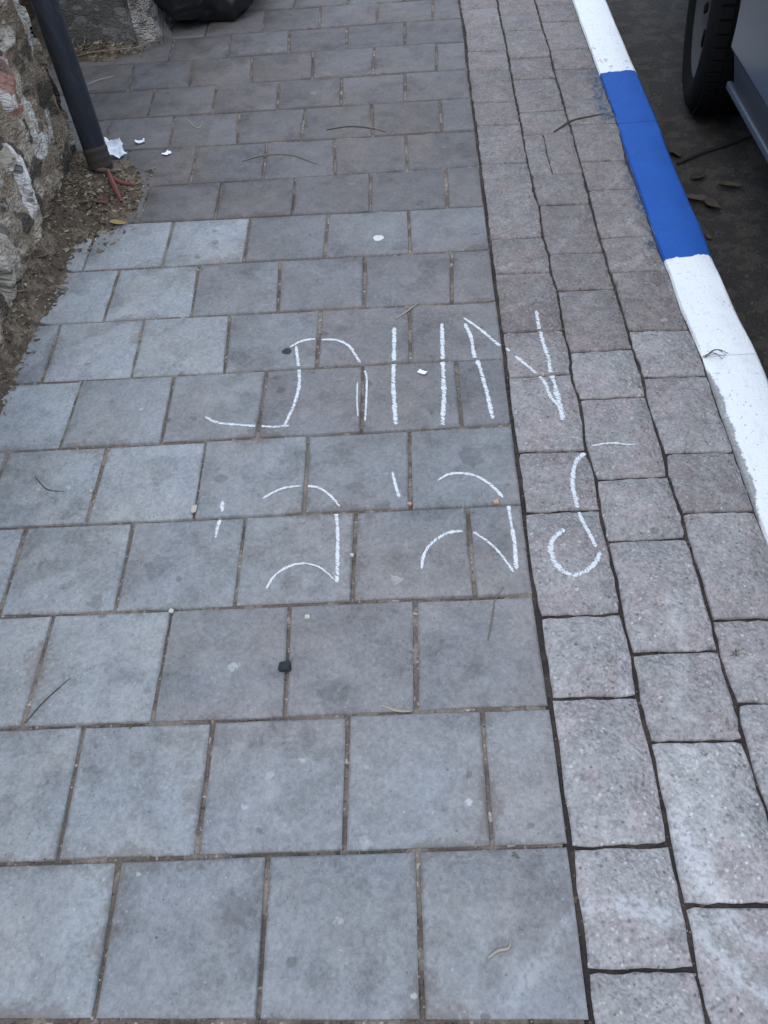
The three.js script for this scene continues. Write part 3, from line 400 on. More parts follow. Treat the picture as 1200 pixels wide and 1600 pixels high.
// ---------------------------------------------------------------- rubble wall on the left
const wallTex = (() => {
  const w = 1024, b = new Float32Array(w * w * 3), W = 1.4;
  for (let j = 0; j < w; j++) for (let i = 0; i < w; i++) {
    const z = i / w * W, y = j / w * W, k = (j * w + i) * 3;
    const a = fbm(z * 8, y * 8, 5), g = fbm(z * 120, y * 120, 3), p = fbm(z * 13 + 40, y * 13 + 8, 4), q = fbm(z * 20 + 9, y * 20 + 70, 3);
    let c = [0.27, 0.205, 0.145].map((v, m) => lerp(v, [0.46, 0.385, 0.30][m], sstep(0.42, 0.62, a)));
    c = c.map((v, m) => lerp(v, [0.10, 0.08, 0.06][m], sstep(0.54, 0.64, q)));
    c = c.map((v, m) => lerp(v, [0.60, 0.56, 0.50][m], 0.8 * sstep(0.60, 0.68, p)));
    for (let m = 0; m < 3; m++) b[k + m] = c[m] * (0.72 + 0.9 * g);
  }
  const t = colourTexture(b, w, w); t.wrapS = t.wrapT = THREE.MirroredRepeatWrapping; t.repeat.set(1 / W, 1 / W); return t;
})();
const stoneTex = (c0, c1, c2, s) => {
  const w = 256, b = new Float32Array(w * w * 3);
  for (let j = 0; j < w; j++) for (let i = 0; i < w; i++) {
    const x = i / w, y = j / w, k = (j * w + i) * 3, a = fbm(x * 5 + s, y * 5, 4), g = fbm(x * 40, y * 40 + s, 3), v = fbm(x * 7 + 30 + s, y * 12, 4);
    for (let m = 0; m < 3; m++) b[k + m] = lerp(lerp(c0[m], c1[m], sstep(0.42, 0.6, a)), c2[m], sstep(0.56, 0.64, v)) * (0.75 + 0.5 * g);
  }
  const t = colourTexture(b, w, w); t.wrapS = t.wrapT = THREE.MirroredRepeatWrapping; t.repeat.set(4, 4); return t;
};
const wallMat = new THREE.MeshStandardMaterial({ map: wallTex, roughness: 0.97, bumpMap: blockBump, bumpScale: 0.008 });
const stoneMats = {
  white: new THREE.MeshStandardMaterial({ map: stoneTex([0.74, 0.675, 0.61], [0.80, 0.755, 0.71], [0.24, 0.22, 0.20], 1), roughness: 0.9, bumpMap: blockBump, bumpScale: 0.005 }),
  red: new THREE.MeshStandardMaterial({ map: stoneTex([0.40, 0.20, 0.15], [0.68, 0.60, 0.54], [0.22, 0.15, 0.11], 2), roughness: 0.9, bumpMap: blockBump, bumpScale: 0.006 }),
  grey: new THREE.MeshStandardMaterial({ map: stoneTex([0.41, 0.345, 0.275], [0.58, 0.51, 0.43], [0.17, 0.145, 0.115], 3), roughness: 0.95, bumpMap: blockBump, bumpScale: 0.006 }),
  brown: new THREE.MeshStandardMaterial({ map: stoneTex([0.275, 0.21, 0.15], [0.41, 0.335, 0.255], [0.13, 0.105, 0.08], 4), roughness: 0.97, bumpMap: blockBump, bumpScale: 0.006 })
};
const WALL_X = -1.115, WALL_TOP = 0.82, WALL_END = -2.135, WALL_BACK = 1.8;
const wall = new THREE.Group(); top(wall, 'stone_wall', 'rough rubble stone wall with crumbling mortar beside the pavement', 'wall');
function faceX(y, z) { return WALL_X + 0.020 * (fbm(z * 9, y * 9, 4) - 0.5) * 2 + 0.012 * (fbm(z * 34, y * 34 + 5, 3) - 0.5) * 2 - 0.004 * y; }
{
  // core: front face, end face and top as one displaced skin round a section
  const pos = [], uv = [], idx = [];
  const path = []; const nz = 300, ne = 40, ny = 90;
  for (let i = 0; i <= nz; i++) path.push([lerp(WALL_BACK, WALL_END, i / nz), 0]);
  for (let i = 1; i <= ne; i++) path.push([WALL_END, i / ne * 0.45]);
  for (const [z, inn] of path) for (let j = 0; j <= ny + 12; j++) {
    const y = Math.min(WALL_TOP, lerp(-0.1, WALL_TOP, j / ny)), back = j > ny ? (j - ny) / 12 * 0.42 : 0;
    const r = 0.03 * Math.exp(-((z - WALL_END) * 30)) * (inn === 0 ? 1 : 0);
    let x = faceX(y, z) - r - inn - back, zz = z + (inn > 0 ? 0.03 * (fbm(inn * 20, y * 12, 4) - 0.5) * 2 : 0.02 * (fbm(y * 12, 3.3, 3) - 0.5) * Math.exp((WALL_END - z) * 12) * 2);
    if (x < -1.6) x = -1.6;
    pos.push(x, y + (j >= ny ? 0.03 * (fbm(x * 12, z * 12, 3) - 0.5) : 0), zz); uv.push(z - inn + 3, y + back + 0.2);
  }
  const m = ny + 13;
  for (let s = 0; s < path.length - 1; s++) for (let j = 0; j < m - 1; j++) { const a = s * m + j, b = a + 1, c = a + m, d = c + 1; idx.push(a, c, b, b, c, d); }
  const g = new THREE.BufferGeometry(); g.setAttribute('position', new THREE.Float32BufferAttribute(pos, 3)); g.setAttribute('uv', new THREE.Float32BufferAttribute(uv, 2)); g.setIndex(idx); g.computeVertexNormals();
  part(wall, 'mortar', g, wallMat);
}
function rockGeometry(rx, ry, rz, seed, detail = 10, rough = 0.34) {
  let g = new THREE.IcosahedronGeometry(1, detail); g.deleteAttribute('uv'); g.deleteAttribute('normal'); g = mergeVertices(g, 1e-4);
  const p = g.attributes.position, uv = [];
  for (let i = 0; i < p.count; i++) {
    let x = p.getX(i), y = p.getY(i), z = p.getZ(i);
    const b = 1 / Math.pow(Math.abs(x) ** 3.4 + Math.abs(y) ** 3.4 + Math.abs(z) ** 3.4, 1 / 3.4);   // blocky
    const f = b * (1 + rough * (fbm3(x * 1.7 + seed, y * 1.7, z * 1.7, 3) - 0.5) * 2 + rough * 0.4 * (fbm3(x * 6 + seed, y * 6, z * 6, 3) - 0.5));
    x *= f * rx; y *= f * ry; z *= f * rz; p.setXYZ(i, x, y, z); uv.push(z + x * 0.5, y + x * 0.5);
  }
  g.setAttribute('uv', new THREE.Float32BufferAttribute(uv, 2)); g.computeVertexNormals(); return g;
}
{
  // y, z, half height, half length, lean, kind, proudness
  const ST = [[0.165, -1.735, 0.105, 0.040, 0.35, 'white', 0.016], [0.345, -1.865, 0.075, 0.060, 0.2, 'red', 0.012], [0.43, -1.95, 0.045, 0.05, 0, 'grey', 0.008], [0.12, -1.50, 0.085, 0.070, 0.1, 'grey', 0.022], [0.245, -1.70, 0.028, 0.040, -0.2, 'grey', 0.014],
    [0.06, -1.60, 0.040, 0.045, 0, 'brown', 0.006], [0.07, -1.90, 0.05, 0.05, 0.2, 'brown', 0.004], [0.22, -1.97, 0.06, 0.05, 0.1, 'brown', 0.003], [0.30, -1.60, 0.07, 0.06, -0.1, 'brown', 0.01], [0.52, -1.80, 0.07, 0.08, 0, 'white', 0.012]];
  const r = rng(19);
  for (let z = -1.28; z < 1.7; z += 0.16 + 0.06 * r()) for (let y = 0.07; y < 0.78; y += 0.13 + 0.04 * r()) ST.push([y + 0.03 * (r() - 0.5), z + 0.06 * (r() - 0.5), 0.05 + 0.02 * r(), 0.065 + 0.03 * r(), 0.3 * (r() - 0.5), ['grey', 'brown', 'white', 'grey', 'brown', 'red'][Math.floor(r() * 5.4)], 0.008 + 0.012 * r()]);
  for (let z = -1.95; z < -1.3; z += 0.15) ST.push([0.66 + 0.05 * (r() - 0.5), z, 0.06, 0.065, 0, r() < 0.5 ? 'grey' : 'brown', 0.012]);
  ST.forEach(([y, z, hy, hz, lean, kind, proud], q) => {
    const m = part(wall, 'stone', rockGeometry(0.06, hy, hz, q * 7.3 + 2, z < -1.2 ? 14 : 6), stoneMats[kind]);
    m.position.set(faceX(y, z) - 0.06 + proud, y, z); m.rotation.x = -lean;
  });
}
console.log('wall');

// ---------------------------------------------------------------- concrete pier beyond the recess
{
  const P = new THREE.Group(); P.position.set(-1.28, 0, -3.2); top(P, 'concrete_pier', 'dark grey concrete pier with a chipped pale corner behind the pole', 'pier');
  const box = new RoundedBoxGeometry(0.34, 1.1, 0.46, 4, 0.012); const g = mergeVertices(box);
  const grid = new THREE.BoxGeometry(0.34, 1.1, 0.46, 34, 110, 46), p = grid.attributes.position, nn = grid.attributes.normal, uv = [];
  for (let i = 0; i < p.count; i++) {
    const x = p.getX(i), y = p.getY(i), z = p.getZ(i), cornered = Math.exp(-(((x - 0.17) / 0.03) ** 2)) * (z > 0.2 ? 1 : 0.4);
    const f = 0.004 * (fbm3(x * 14, y * 14, z * 14, 3) - 0.5) - 0.03 * cornered * sstep(0.35, 0.6, fbm3(x * 12 + 8, y * 12, z * 12, 3)) - (x > 0.16 && z > 0.22 ? 0.012 : 0);
    const cx = Math.sign(x) * (Math.abs(x) > 0.169 ? 1 : 0), cz = Math.sign(z) * (Math.abs(z) > 0.229 ? 1 : 0);
    p.setXYZ(i, x + f * cx, y + 0.53, z + f * cz); uv.push(x - z, y);
  }
  grid.setAttribute('uv', new THREE.Float32BufferAttribute(uv, 2)); const gg = mergeVertices(grid, 1e-5); gg.computeVertexNormals();
  part(P, 'shaft', gg, new THREE.MeshStandardMaterial({ map: stoneTex([0.085, 0.08, 0.072], [0.11, 0.105, 0.097], [0.17, 0.165, 0.16], 9), roughness: 0.95, bumpMap: blockBump, bumpScale: 0.003 }));
  // the strip of old render left standing on the side towards the pavement
  const rg = new THREE.BoxGeometry(0.07, 0.95, 0.44, 8, 80, 40), rp = rg.attributes.position, ruv = [];
  for (let i = 0; i < rp.count; i++) { const x = rp.getX(i), y = rp.getY(i), z = rp.getZ(i), o = 0.026 * (fbm(y * 14, z * 14 + 4, 4) - 0.5) * 2, low = 0.03 * Math.exp(-(y + 0.475) / 0.06); rp.setXYZ(i, x + (x > 0 ? o + low : 0), y + 0.465, z + (z > 0.2 ? 0.02 * (fbm(x * 40, y * 20, 3) - 0.5) + low * 0.4 : 0)); ruv.push(z + x, y); }
  rg.setAttribute('uv', new THREE.Float32BufferAttribute(ruv, 2)); const rgg = mergeVertices(rg, 1e-5); rgg.computeVertexNormals();
  const rm = part(P, 'render_coat', rgg, new THREE.MeshStandardMaterial({ map: stoneTex([0.24, 0.22, 0.20], [0.33, 0.31, 0.29], [0.16, 0.135, 0.115], 12), roughness: 0.97, bumpMap: blockBump, bumpScale: 0.008 }), 'pale crumbling render on the pier corner');
  rm.position.set(0.192, 0, 0.012);
}

{
  const mat = new THREE.MeshStandardMaterial({ map: wallTex, roughness: 0.97, bumpMap: blockBump, bumpScale: 0.006 });
  const slab = (x0, x1, z0, z1, h) => { const g = new THREE.BoxGeometry(x1 - x0, h + 0.1, z1 - z0, 4, 30, 40), p = g.attributes.position, uv = []; for (let i = 0; i < p.count; i++) { const x = p.getX(i) + (x0 + x1) / 2, y = p.getY(i) + h / 2 - 0.05, z = p.getZ(i) + (z0 + z1) / 2; p.setXYZ(i, x + 0.012 * (fbm(y * 8, z * 8, 3) - 0.5), y, z); uv.push(z + x, y); } g.setAttribute('uv', new THREE.Float32BufferAttribute(uv, 2)); const m = mergeVertices(g, 1e-5); m.computeVertexNormals(); return m; };
  top(new THREE.Mesh(slab(-1.78, -1.60, -3.44, -2.14, 1.0), mat), 'recess_wall', 'low plastered wall closing the back of the recess behind the post', 'wall');
  top(new THREE.Mesh(slab(-1.42, -1.20, -9, -3.44, 1.0), mat), 'garden_wall', 'low plastered wall running on beyond the pier', 'wall');
}

// ---------------------------------------------------------------- steel post
{
  const P = new THREE.Group(); P.position.set(-1.040, 0.0, -2.052); top(P, 'steel_post', 'dark blue-black round steel post standing at the wall end', 'post');
  const r = 0.0315, pr = []; for (let i = 0; i <= 60; i++) pr.push(new THREE.Vector2(r * (1 + 0.01 * (n2(i * 0.7, 2) - 0.5)), -0.05 + i / 60 * 2.35));
  pr.push(new THREE.Vector2(r * 0.8, 2.312), new THREE.Vector2(0.001, 2.318));
  const tex = (() => { const w = 128, h = 1024, b = new Float32Array(w * h * 3); for (let j = 0; j < h; j++) for (let i = 0; i < w; i++) { const k = (j * w + i) * 3, y = j / h * 2.4, a = i / w * 6.28, m = fbm(Math.cos(a) * 2 + 9, y * 14 + Math.sin(a) * 2, 4), s = fbm(Math.cos(a) * 6 + 3, y * 60 + Math.sin(a) * 6, 3); const rust = sstep(0.62, 0.70, s) * 0.35; for (let q = 0; q < 3; q++) b[k + q] = lerp([0.017, 0.022, 0.032][q] * (0.7 + 0.6 * m), [0.07, 0.055, 0.045][q], rust); } return colourTexture(b, w, h); })();
  part(P, 'tube', new THREE.LatheGeometry(pr, 40), new THREE.MeshStandardMaterial({ map: tex, roughness: 0.55, metalness: 0.0 }));
  const bp = []; for (let i = 0; i <= 14; i++) { const t = i / 14, y = 0.035 + 0.058 * t; bp.push(new THREE.Vector2(r + 0.0012 + 0.0012 * Math.sin(t * 17) * n2(i, 5), y)); }
  bp.unshift(new THREE.Vector2(r - 0.001, 0.035)); bp.push(new THREE.Vector2(r - 0.001, 0.094));
  const bandG = new THREE.LatheGeometry(bp, 40), q = bandG.attributes.position; for (let i = 0; i < q.count; i++) q.setY(i, q.getY(i) + 0.010 * Math.sin(Math.atan2(q.getZ(i), q.getX(i)) + 0.6) + 0.004 * (n2(q.getX(i) * 120 + 4, q.getZ(i) * 120) - 0.5)); bandG.computeVertexNormals();
  part(P, 'tape_band', bandG, std(col(0.052, 0.044, 0.037), 0.75), 'dull brown worn band wrapped low on the post');
}

// ---------------------------------------------------------------- black refuse bag
{
  const B = new THREE.Group(); B.position.set(-0.925, 0, -3.285); top(B, 'refuse_bag', 'black plastic refuse bag slumped on the pavement by the pier', 'bag');
  let g = new THREE.IcosahedronGeometry(1, 44); g.deleteAttribute('uv'); g.deleteAttribute('normal'); g = mergeVertices(g, 1e-4); const p = g.attributes.position;
  for (let i = 0; i < p.count; i++) {
    let x = p.getX(i), y = p.getY(i), z = p.getZ(i); const a = Math.atan2(z, x);
    const rid = 1 - Math.abs(2 * fbm3(x * 2.6 + 3, y * 2.2, z * 2.6, 4) - 1), f = 1 + 0.34 * (fbm3(x * 1.5, y * 1.5, z * 1.5, 2) - 0.5) * 2 + 0.24 * (rid - 0.7) + 0.03 * Math.sin(a * 23 + 5 * y) * Math.max(0, y);
    let r = f; if (y > 0.55) r *= 1 - 0.55 * sstep(0.55, 1, y);
    x *= 0.265 * r; z *= 0.27 * r; let yy = 0.21 + 0.24 * y * f; if (yy < 0.012) yy = 0.004 + 0.01 * n3(x * 30, 2, z * 30);
    p.setXYZ(i, x, yy, z);
  }
  g.computeVertexNormals(); part(B, 'sack', g, std(col(0.008, 0.009, 0.011), 0.42));
  const kn = rockGeometry(0.04, 0.06, 0.04, 4, 8, 0.5); kn.translate(0, 0.47, 0); part(B, 'knot', kn, std(col(0.008, 0.009, 0.011), 0.42));
}

// ---------------------------------------------------------------- parked car
{
  const C = new THREE.Group(); const BX = 1.5, BZ = -1.38; C.position.set(BX, ROAD_Y, BZ);
  top(C, 'parked_car', 'silver-blue car parked close along the painted kerb', 'car');
  const paint = new THREE.MeshPhysicalMaterial({ color: col(0.062, 0.073, 0.085), metalness: 0.2, roughness: 0.5, clearcoat: 0.5, clearcoatRoughness: 0.25 });
  const dark = std(col(0.012, 0.012, 0.013), 0.8), glass = new THREE.MeshPhysicalMaterial({ color: col(0.03, 0.035, 0.04), roughness: 0.08, metalness: 0 });
  // half section (distance from the centre plane, height over the road), sill to waist
  const sec = [[0.60, 0.19], [0.795, 0.19], [0.806, 0.20], [0.812, 0.215], [0.834, 0.302], [0.842, 0.312], [0.846, 0.322], [0.842, 0.40], [0.838, 0.50], [0.832, 0.60], [0.815, 0.70], [0.79, 0.76], [0.70, 0.80], [0.40, 0.82], [0, 0.825]];
  const full = [...sec.map(([x, y]) => [-x, y]), ...sec.slice(0, -1).reverse().map(([x, y]) => [x, y])];
  const zs = []; for (let i = 0; i <= 48; i++) zs.push(lerp(-2.12, 2.0, i / 48));
  const pos = [], idx = [], uv = [];
  zs.forEach((z, s) => { const e = Math.min(z + 2.12, 2.0 - z), k = 0.80 + 0.20 * Math.pow(clamp(e / 0.5), 0.5), hood = 1 - 0.10 * (1 - sstep(0, 0.9, z + 2.12)); full.forEach(([x, y]) => { const lift = 0.20 * (1 - sstep(-1.72, -1.50, z)); pos.push(x * k, y < 0.45 ? lerp(y, 0.45, (1 - k) + lift / 0.26 * 0.9) : 0.45 + (y - 0.45) * hood, z); uv.push(x, z); }); });
  const m = full.length;
  for (let s = 0; s < zs.length - 1; s++) for (let i = 0; i < m; i++) { const a = s * m + i, b = s * m + (i + 1) % m, c = a + m, d = b + m; idx.push(a, b, c, b, d, c); }
  const capC = (s, f) => { const z = zs[s]; pos.push(0, 0.5, z); uv.push(0, 0); const o = pos.length / 3 - 1; for (let i = 0; i < m; i++) { const a = s * m + i, b = s * m + (i + 1) % m; f ? idx.push(o, b, a) : idx.push(o, a, b); } };
  capC(0, true); capC(zs.length - 1, false);
  let g = new THREE.BufferGeometry(); g.setAttribute('position', new THREE.Float32BufferAttribute(pos, 3)); g.setAttribute('uv', new THREE.Float32BufferAttribute(uv, 2)); g.setIndex(idx); g = toCreasedNormals(g, 0.35);
  const ev = new Evaluator(); ev.useGroups = false;
  const WZ = [-1.17, 1.30], WR = 0.30;
  let body = new Brush(g, paint); body.updateMatrixWorld();
  for (const z of WZ) for (const s of [-1, 1]) { const c = new Brush(new THREE.CylinderGeometry(0.375, 0.375, 0.34, 48), paint); c.rotation.z = Math.PI / 2; c.position.set(s * 0.78, 0.31, z); c.updateMatrixWorld(); body = ev.evaluate(body, c, SUBTRACTION); }
  part(C, 'body', body.geometry, paint);
  for (const s of [-1, 1]) { const sg = new RoundedBoxGeometry(0.016, 0.022, 1.72, 3, 0.006); sg.translate(s * 0.808, 0.196, 0); part(C, 'sill_strip', sg, new THREE.MeshPhysicalMaterial({ color: col(0.085, 0.11, 0.14), metalness: 0.2, roughness: 0.45 }), 'pale strip along the bottom of the sill'); }
  const arch = []; for (const z of WZ) for (const s of [-1, 1]) { const a = new THREE.CylinderGeometry(0.372, 0.372, 0.30, 40, 1, true, 0, Math.PI); a.rotateZ(Math.PI / 2); { const t = a.clone(); t.computeBoundingBox(); if (t.boundingBox.max.y < 0.2) a.rotateX(Math.PI); else if (t.boundingBox.min.y < -0.2) a.rotateX(t.boundingBox.max.z > 0.2 ? -Math.PI / 2 : Math.PI / 2); } a.translate(s * 0.66, 0.31, z); arch.push(a); }
  const linerM = std(col(0.012, 0.012, 0.013), 0.9, { side: THREE.DoubleSide }); for (const a of arch) part(C, 'wheel_arch_liner', a, linerM);
  const under = new THREE.BoxGeometry(1.2, 0.06, 3.0); under.translate(0, 0.235, 0.05); part(C, 'underbody', under, dark);
  // cabin
  const cab = (y0, y1, in0, in1, z0a, z1a, z0b, z1b) => { const v = [], q = [[-1, 0], [1, 0], [1, 1], [-1, 1]]; for (const [sx, sz] of q) v.push([sx * in0, y0, sz ? z1a : z0a]); for (const [sx, sz] of q) v.push([sx * in1, y1, sz ? z1b : z0b]); const pp = []; const f = (a, b, c, d) => { for (const t of [a, b, c, a, c, d]) pp.push(...v[t]); }; f(4, 7, 6, 5); f(0, 4, 5, 1); f(1, 5, 6, 2); f(2, 6, 7, 3); f(3, 7, 4, 0); f(0, 1, 2, 3); const gg = new THREE.BufferGeometry(); gg.setAttribute('position', new THREE.Float32BufferAttribute(pp, 3)); gg.computeVertexNormals(); return gg; };
  part(C, 'window_band', cab(0.80, 1.34, 0.76, 0.58, -1.0, 1.85, -0.30, 1.35), glass);
  part(C, 'roof', cab(1.33, 1.42, 0.60, 0.52, -0.33, 1.38, -0.20, 1.25), paint);
  const pil = []; for (const s of [-1, 1]) for (const [a, b] of [[-0.98, -0.30], [0.32, 0.34], [1.83, 1.35]]) { const l = new THREE.CatmullRomCurve3([new THREE.Vector3(s * 0.765, 0.80, a), new THREE.Vector3(s * 0.585, 1.35, b)]); pil.push(new THREE.TubeGeometry(l, 4, 0.035, 8)); }
  for (const a of pil) part(C, 'pillar', a, paint);
  for (const s of [-1, 1]) { const h = new RoundedBoxGeometry(0.03, 0.03, 0.18, 3, 0.012); h.translate(s * 0.842, 0.66, 0.12); part(C, 'door_handle', h, paint); }
  for (const s of [-1, 1]) { const l = new RoundedBoxGeometry(0.34, 0.13, 0.12, 4, 0.04); l.translate(s * 0.48, 0.60, -2.03); part(C, 'headlight', l, std(col(0.5, 0.52, 0.55), 0.15)); }
  // wheels
  const tp = [[0.205, -0.085], [0.225, -0.098], [0.255, -0.102], [0.282, -0.094], [0.295, -0.078], [0.300, -0.05], [0.301, 0], [0.300, 0.05], [0.295, 0.078], [0.282, 0.094], [0.255, 0.102], [0.225, 0.098], [0.205, 0.085]].map(([r, y]) => new THREE.Vector2(r, y));
  const tyreG = new THREE.LatheGeometry(tp, 56); tyreG.rotateZ(Math.PI / 2);
  const groove = []; for (let i = 0; i < 56; i++) for (const x of [-0.062, -0.02, 0.022, 0.064]) { const b = new THREE.BoxGeometry(0.034, 0.008, 0.026); b.translate(x, 0.301, 0); b.rotateX(i / 56 * Math.PI * 2 + (x > 0 ? 0.03 : 0)); groove.push(b); }
  const treadG = mergeGeometries(groove);
  const rp2 = [[0.001, -0.045], [0.04, -0.047], [0.055, -0.038], [0.06, -0.032], [0.15, -0.052], [0.185, -0.066], [0.20, -0.082], [0.208, -0.090], [0.208, 0.085]].map(([r, y]) => new THREE.Vector2(r, y));
  const rimG = new THREE.LatheGeometry(rp2, 48); rimG.rotateZ(-Math.PI / 2);
  const dusty = std(col(0.075, 0.075, 0.078), 0.8, { metalness: 0.2, side: THREE.DoubleSide }), rubber = new THREE.MeshPhysicalMaterial({ color: col(0.006, 0.006, 0.0065), roughness: 1, specularIntensity: 0.25 });
  for (const z of WZ) for (const s of [-1, 1]) {
    const W = new THREE.Group(); W.name = 'wheel'; C.add(W); W.position.set(s * 0.735, WR, z); W.rotation.y = (s > 0 ? Math.PI : 0) + (z < 0 ? STEER : 0);
    const ty = part(W, 'tyre', tyreG, rubber), td = part(W, 'tread', treadG, rubber); td.userData.kind = 'stuff'; part(W, 'rim', rimG.clone().rotateY(Math.PI), dusty, 'dusty grey wheel trim');
    const holes = []; for (let i = 0; i < 9; i++) { const b = new THREE.BoxGeometry(0.008, 0.045, 0.022); b.translate(-0.062, 0.135, 0); b.rotateX(i / 9 * Math.PI * 2); holes.push(b); }
    for (const h of holes) part(W, 'trim_slot', h, rubber);
  }
  shade(C);
}

// ---------------------------------------------------------------- chalk writing
const chalkTex = (lo, hi, rag) => greyTexture(1024, 64, (i, j) => {   // 0.32 m of stroke, 7 mm across
  const u = i * 0.3125, v = j * 0.11, e = 1 - Math.abs((j + 0.5) / 32 - 1);
  const h = 0.5 * n2((u + v) * 0.62, (u - v) * 0.13 + 40) + 0.3 * n2(u * 0.95 + 9, v * 0.95) + 0.2 * n2(u * 0.09 + 3, 7.5);
  return sstep(0.0, 0.30, e - rag * (n2(u * 0.7, v * 0.35 + 5) * 0.6 + n2(u * 0.21 + 8, v * 0.1) * 0.4 - 0.25)) * (0.12 + 0.88 * sstep(lo, hi, h + 0.22 * (e - 0.45)));
});
const chalkAlpha = chalkTex(0.27, 0.56, 0.6);
chalkAlpha.repeat.set(1 / 0.32, 1);
const chalkRough = chalkTex(0.27, 0.56, 0.75);
chalkRough.repeat.set(1 / 0.32, 1);
const chalkMat = new THREE.MeshStandardMaterial({ color: col(0.64, 0.65, 0.66), roughness: 1, alphaMap: chalkAlpha, transparent: true, side: THREE.DoubleSide });
const chalkMatR = new THREE.MeshStandardMaterial({ color: col(0.62, 0.63, 0.64), roughness: 1, alphaMap: chalkRough, transparent: true, side: THREE.DoubleSide });
const CHALK_LABEL = { alef: 'white chalk letter drawn like a slanted N across slabs and stone blocks', vav_near: 'upright white chalk stroke nearest the slanted N', vav_far: 'upright white chalk stroke between the arched letter and another upright', tav: 'large white chalk arched letter with a long foot sweeping left', lamed: 'white chalk letter with a round loop on the stone blocks', bet_near: 'white chalk curved letter just left of the looped letter', yod_near: 'tiny white chalk tick between the two curved letters of the lower line', bet_far: 'white chalk curved letter at the left of the lower line', yod_far: 'short white chalk tick at the left end of the lower line' };
for (const key of Object.keys(CHALK)) {
  const smooth = [], rough = [];
  CHALK[key].forEach(([w, pts], si) => {
    const curve = new THREE.CatmullRomCurve3(pts.map(p => new THREE.Vector3(p[0], 0, p[1])), false, 'centripetal'), len = curve.getLength(), n = Math.max(6, Math.round(len / 0.0025));
    const P = curve.getSpacedPoints(n); let run = [], runRough = false;
    const flush = () => {
      if (run.length > 2) {
        const pos = [], uv = [], idx = [];
        run.forEach((q, i) => { for (const s of [-1, 1]) { pos.push(q.p.x + q.nx * q.w * s, q.y, q.p.z + q.nz * q.w * s); uv.push(q.d + si * 0.037, s > 0 ? 0.99 : 0.01); } if (i) { const a = (i - 1) * 2; idx.push(a, a + 1, a + 2, a + 1, a + 3, a + 2); } });
        const g = new THREE.BufferGeometry(); g.setAttribute('position', new THREE.Float32BufferAttribute(pos, 3)); g.setAttribute('uv', new THREE.Float32BufferAttribute(uv, 2)); g.setIndex(idx); g.computeVertexNormals(); (runRough ? rough : smooth).push(g);
      } run = [];
    };
    let prevPaver = null;
    for (let i = 0; i <= n; i++) {
      const p = P[i], t = curve.getTangentAt(i / n), pv = paverAt(p.x, p.z);
      if (pv !== prevPaver) flush(); prevPaver = pv; if (!pv) continue;
      const end = Math.min(1, 0.55 + Math.min(i, n - i) * 0.2), r = p.x > 0; runRough = r;
      const ww = w / 2 * end * (0.86 + 0.42 * (n2(i * 0.22 + si * 9, key.length * 3 + 1.5) - 0.3)) * (r ? 1.45 : 1.25);
      run.push({ p, nx: -t.z, nz: t.x, w: ww, y: pv.yAt(p.x, p.z) + 0.0009, d: i / n * len });
    }
    flush();
  });
  const G = new THREE.Group();
  for (const g of smooth) part(G, 'chalk_stroke', g, chalkMat);
  for (const g of rough) part(G, 'chalk_stroke', g, chalkMatR);
  top(G, 'chalk_letter', CHALK_LABEL[key], 'chalk letter', 'chalk writing on the pavement');
}

// ---------------------------------------------------------------- litter
function tubeOn(pts, r, yf, lift = 0) {
  const c = new THREE.CatmullRomCurve3(pts.map((p, i) => new THREE.Vector3(p[0], yf(p[0], p[1]) + r * 0.9 + lift * Math.sin(Math.PI * i / (pts.length - 1)), p[1])));
  const n = 24, g = new THREE.TubeGeometry(c, n, r, 6), P = g.attributes.position, C = c.getSpacedPoints(n);
  for (let i = 0; i < P.count; i++) { const s = Math.floor(i / 7), q = C[s], k = (0.45 + 0.75 * Math.sin(Math.PI * clamp(s / n * 0.86 + 0.12))) * (0.85 + 0.3 * n2(s * 0.8, r * 9e3)); P.setXYZ(i, q.x + (P.getX(i) - q.x) * k, q.y + (P.getY(i) - q.y) * k, q.z + (P.getZ(i) - q.z) * k); }
  g.computeVertexNormals(); return g;
}
const twigDark = std(col(0.075, 0.06, 0.05), 0.9), twigPale = std(col(0.38, 0.33, 0.26), 0.9), twigMid = std(col(0.19, 0.155, 0.12), 0.9);
const TW = FEAT.t.twig;
[[0, 0.0018, twigMid, 'long curved brown twig lying on the far slabs', groundY], [1, 0.0016, twigDark, 'thin dark bowed twig beyond the long curved twig', groundY], [2, 0.0016, twigPale, 'pale straw lying above the upright chalk strokes', groundY], [3, 0.0019, twigPale, 'pale short stick lying in a slab joint below the writing', groundY],
  [4, 0.0009, twigDark, 'hair-thin dark stem on the near left slabs', groundY], [5, 0.0013, twigMid, 'thin brown stem on a slab below the chalk curved letter', groundY], [6, 0.0016, twigPale, 'pale crooked shred on the nearest slab', groundY], [7, 0.0018, twigPale, 'pale straw on the slabs behind the post', groundY], [8, 0.0024, twigDark, 'dark bent twig on the stone blocks by the blue kerb', groundY], [10, 0.0008, twigDark, 'tiny dark curled stem on a left slab', groundY], [11, 0.0012, twigPale, 'small pale hooked stalk on the far left slabs', groundY]]
  .forEach(([i, r, m, label, yf]) => top(new THREE.Mesh(tubeOn(TW[i], r, yf), m), 'twig', label, 'twig', 'twigs on the pavement'));
top(new THREE.Mesh(tubeOn([[0.575, -2.18], [0.645, -2.23], [0.727, -2.268], [0.83, -2.32]], 0.006, () => ROAD_Y), std(col(0.02, 0.017, 0.015), 0.9)), 'branch', 'dark thin branch lying in the gutter under the car', 'branch');
